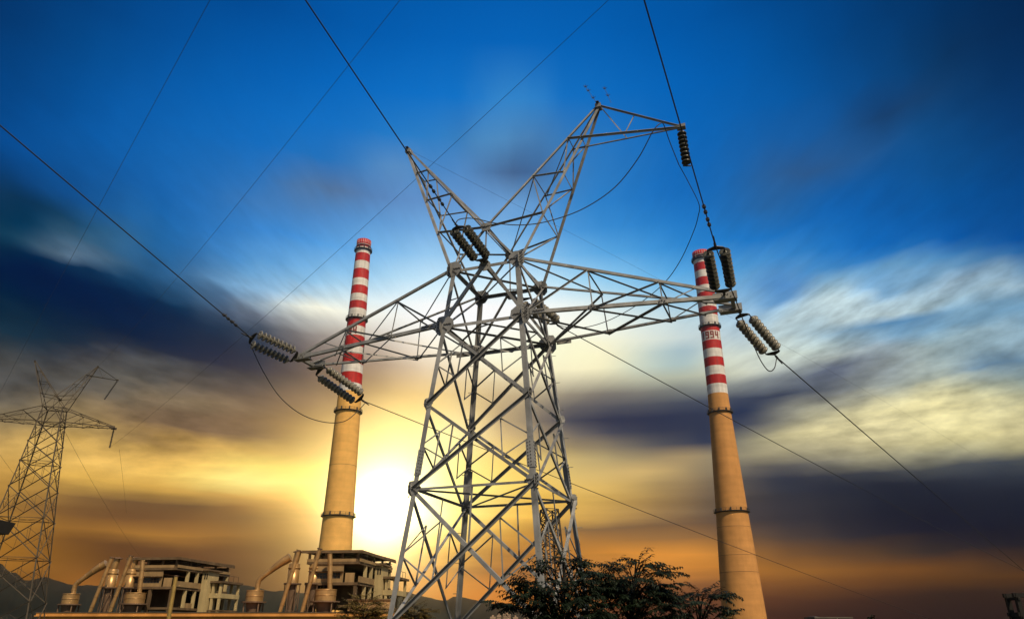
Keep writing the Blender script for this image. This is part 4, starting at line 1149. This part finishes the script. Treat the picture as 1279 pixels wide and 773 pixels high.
# ---------------------------------------------------------------- trees
def leaf_spray(mb, base, d, length, rnd, size, droop=.55, pairs=7):
    """one compound leaf: a drooping stalk with leaflets hanging in pairs"""
    d = Vector(d).normalized(); side = d.cross(Vector((0, 0, 1)))
    if side.length < .05: side = Vector((1, 0, 0))
    side.normalize()
    p = Vector(base); dd = d.copy(); step = length / pairs
    pts = [p.copy()]
    for i in range(pairs):
        dd = (dd + Vector((0, 0, -droop / pairs * 1.3))).normalized()
        p = p + dd * step; pts.append(p.copy())
        sz = size * (1.1 - .55 * abs(i / (pairs - 1) - .4)) * rnd.uniform(.8, 1.15)
        for s in (-1, 1):
            ld = (side * s * rnd.uniform(.55, .95) + dd * rnd.uniform(.35, .7) + Vector((0, 0, rnd.uniform(-.75, -.15)))).normalized()
            w = ld.cross(Vector((rnd.uniform(-.3, .3), rnd.uniform(-.3, .3), 1))).normalized() * sz * .19
            a = p; m1 = p + ld * sz * .45; e = p + ld * sz + Vector((0, 0, -.1 * sz))
            mb.add([a, m1 + w, e, m1 - w], [(0, 1, 2, 3)])
    return pts
def tree(label, foot, trunk_top, tips, rnd_seed, group=None, leaf='leaf', size=.11, fl=.55, spread_y=1.0, fill=70, name='tree', trunk_r=.11, droop=.55):
    """trunk, limbs reaching toward the given branch ends, and compound leaves strung along each limb"""
    rnd = random.Random(rnd_seed)
    root = empty(name, foot); tag(root, label, 'tree', group)
    o = Vector(foot); top = Vector(trunk_top) - o
    wood, fol = MB(), MB()
    k = 10; tr = []
    for i in range(k + 1):
        t = i / k
        tr.append(Vector((top.x * t ** 1.5 + .05 * math.sin(t * 9 + rnd_seed), top.y * t + .05 * math.cos(t * 7), top.z * t)))
    wood.tube(tr, [trunk_r * (1 - .85 * i / k) for i in range(k + 1)], 9)
    def trunk_at(z):
        z = max(0, min(top.z, z)); i = min(int(z / top.z * k), k - 1)
        return tr[i].lerp(tr[i + 1], z / top.z * k - i)
    def limb(tip, r0):
        tip = Vector(tip); reach = (Vector((tip.x, tip.y, 0)) - Vector((top.x, top.y, 0))).length
        b = trunk_at(min(top.z * .99, tip.z - .25 - reach * rnd.uniform(.45, .85)))
        mid = b.lerp(tip, .55) + Vector((rnd.uniform(-.06, .06), rnd.uniform(-.06, .06), .10 + .14 * reach))
        pts = spline([b, mid, tip], 7); n_ = len(pts)
        wood.tube(pts, [max(.004, r0 * (1 - .9 * i / (n_ - 1))) for i in range(n_)], 5)
        L = (tip - b).length
        cnt = max(5, int(L * 13))
        for j in range(cnt):
            t = .15 + .85 * (j + rnd.random()) / cnt
            f = min(t, .999) * (n_ - 1); i = int(f); p = pts[i].lerp(pts[i + 1], f - i)
            fw = (pts[i + 1] - pts[i]).normalized()
            sd = fw.cross(Vector((0, 0, 1))); sd = sd.normalized() if sd.length > .05 else Vector((1, 0, 0))
            d = fw * rnd.uniform(.3, 1.0) + sd * rnd.choice((-1, 1)) * rnd.uniform(.3, 1.0) + Vector((0, 0, rnd.uniform(-.05, .45)))
            ln = fl * rnd.uniform(.55, 1.0) * (1.0 if t < .8 else .8)
            st = leaf_spray(fol, p, d, ln, rnd, size, droop)
            wood.tube([st[0], st[3], st[-1]], [.004, .003, .002], 3, caps=False)
        for j in range(2):
            d = (pts[-1] - pts[-2]).normalized() + Vector((rnd.uniform(-.4, .4), rnd.uniform(-.4, .4), rnd.uniform(.0, .3)))
            leaf_spray(fol, tip, d, fl * .7, rnd, size, droop)
    for tp_ in tips: limb(Vector(tp_) - o, .02)
    zs = [Vector(t).z - o.z for t in tips]
    for i in range(fill):
        h = rnd.uniform(top.z * .74, top.z * .93); a = rnd.uniform(0, 6.283)
        rmax = max(.2, (top.z - h) * .6 + .2) * spread_y
        rr_ = rmax * rnd.uniform(.4, 1.0)
        c = trunk_at(h)
        limb((c.x + math.cos(a) * rr_, c.y + math.sin(a) * rr_ , h + .25 * rnd.random()), .014)
    wood.build('trunk', M['bark'], root)
    fol.build('crown', M[leaf], root)
    return root
DT = 14.5
def tp(px, py, dy=0.0): return at(px, py, DT + dy)
c = tp(700, 704)
tree('dark feathery tree under the near pylon, leftmost of the three', (c.x - .1, DT, 0), tp(702, 701), [tp(626, 752, -.2), tp(634, 757, .1), tp(649, 730, 0), tp(655, 723, -.3), tp(664, 728, .3), tp(672, 711, .2), tp(682, 707, .1), tp(693, 703, -.1),
      tp(708, 698, 0), tp(716, 706, .1), tp(725, 703, .2), tp(728, 714, -.1), tp(736, 724, .2), tp(748, 716, .3), tp(645, 742, .4), tp(660, 748, -.4), tp(670, 738, -.2), tp(742, 735, 0), tp(720, 725, -.4)], 11, 'feathery trees at the bottom', fill=55)
c = tp(795, 700, .6)
tree('dark feathery tree with drooping sprays, middle of the three', (c.x - .4, DT + .6, 0), tp(793, 701, .6), [tp(747, 718, .5), tp(762, 707, .4), tp(772, 710, .7), tp(785, 705, .5), tp(797, 699, .6), tp(806, 704, .6), tp(812, 707, .5), tp(822, 715, .4), tp(834, 714, .3), tp(834, 729, .5),
      tp(822, 742, .4), tp(812, 733, .9), tp(780, 722, .2), tp(765, 728, .4), tp(800, 722, .1), tp(755, 735, .1), tp(826, 748, .6)], 23, 'feathery trees at the bottom', fill=55)
c = tp(872, 742, 1.2)
tree('low dark feathery tree at the foot of the 1994 chimney, rightmost of the three', (c.x - .2, DT + 1.2, 0), tp(870, 741, 1.2), [tp(832, 748, 1.0), tp(845, 746, 1.1), tp(857, 744, 1.2), tp(868, 739, 1.2), tp(878, 741, 1.1), tp(886, 746, 1.3), tp(894, 744, 1.0), tp(902, 743, 1.1), tp(905, 766, 1.1), tp(896, 758, 1.3), tp(850, 755, .8), tp(838, 760, 1.1), tp(872, 752, .8)], 37, 'feathery trees at the bottom', fill=8)
DT = 44.0
c = tp(456, 748)
tree('small golden tree with layered branches in front of the pale block house', (c.x, DT, 0), tp(457, 744), [tp(430, 770), tp(436, 758), tp(433, 764, .5), tp(440, 753), tp(447, 747), tp(456, 744), tp(464, 748), tp(471, 752), tp(476, 759), tp(481, 764, .4), tp(478, 771), tp(450, 757, -.6), tp(466, 763, -.5)], 41,
     leaf='goldleaf', size=.16, fl=.9, fill=22, trunk_r=.1, name='small_tree', droop=.3)
c = tp(517, 757)
tree('small brown tree just behind the left leg of the near pylon', (c.x, DT, 0), tp(517, 757), [tp(500, 768), tp(505, 762), tp(511, 759), tp(518, 756), tp(525, 761), tp(536, 763), tp(531, 770)], 43, leaf='goldleaf', size=.16, fl=.8, fill=20, trunk_r=.1, name='small_tree', droop=.4)

# far scrub on the right skyline
def clump(label, px0, px1, ytop, D, seed):
    rnd = random.Random(seed); a, b = at(px0, ytop, D), at(px1, ytop, D)
    root = empty('distant_tree', ((a.x + b.x) / 2, D, 0)); tag(root, label, 'tree')
    w_ = (b.x - a.x) / 2; H_ = a.z
    q = MB()
    for i in range(3): q.tube([(w_ * (i - 1) * .5, 0, 0), (w_ * (i - 1) * .55, 0, H_ * .8)], [.3, .1], 6)
    q.build('trunk', M['bark'], root)
    q = MB()
    for i in range(900):
        x = rnd.uniform(-1, 1); hmax = H_ * (1 - .35 * abs(x) ** 2 - .25 * abs(math.sin(x * 5 + seed)))
        z = hmax - abs(rnd.gauss(0, H_ * .14)); p = Vector((x * w_, rnd.uniform(-1.5, 1.5), z))
        d1_, d2_ = Vector((rnd.uniform(-1, 1), rnd.uniform(-1, 1), rnd.uniform(-1, 1))) * .3, Vector((rnd.uniform(-1, 1), rnd.uniform(-1, 1), rnd.uniform(-1, 1))) * .3
        q.add([p - d1_, p + d2_, p + d1_, p - d2_], [(0, 1, 2, 3)])
    q.build('crown', M['shrub'], root)
clump('low dark clump of trees on the right skyline beyond the 1994 chimney', 1066, 1108, 766.5, 170, 3)
a_ = at(1040, 770, 160)
root = empty('flat_roof_house', (a_.x, 160, 0)); tag(root, 'tiny flat roofed house on the right skyline near the tree clump', 'house')
q = MB(); q.box((-3.3, 0, 0), (3.3, 5, a_.z - .3)); q.build('wall', M['rawconc'], root)
q = MB(); q.box((-3.9, -.5, a_.z - .3), (3.9, 5.4, a_.z)); q.build('roof', M['roofing'], root)
b_ = at(1016, 769, 165)
root = empty('water_tank', (b_.x, 165, 0)); tag(root, 'tiny dark water tank on stilts at the foot of the 1994 chimney', 'tank')
q = MB(); q.lathe([(0, b_.z), (1.2, b_.z - .1), (1.2, b_.z - 1.3), (0, b_.z - 1.4)], 14); q.build('tank', M['iron'], root)
q = MB()
for a in range(4): q.tube([(math.cos(a * 1.57) * .9, math.sin(a * 1.57) * .9, 0), (math.cos(a * 1.57) * .9, math.sin(a * 1.57) * .9, b_.z - 1.3)], .09, 5)
q.build('stilts', M['iron'], root)

# ---------------------------------------------------------------- evening air: one even box of haze round everything
air = MB(); air.box((-4000, -4000, -3), (4000, 4000, 195))
hm = bpy.data.materials.new('evening_haze'); hm.use_nodes = True
ht = hm.node_tree; ht.nodes.clear()
pv = ht.nodes.new('ShaderNodeVolumePrincipled')
pv.inputs['Density'].default_value = .00013; pv.inputs['Anisotropy'].default_value = .97
pv.inputs['Color'].default_value = (.97, .94, .88, 1)
ho = ht.nodes.new('ShaderNodeOutputMaterial'); ht.links.new(pv.outputs[0], ho.inputs['Volume'])
tag(air.build('haze', hm), kind='stuff')
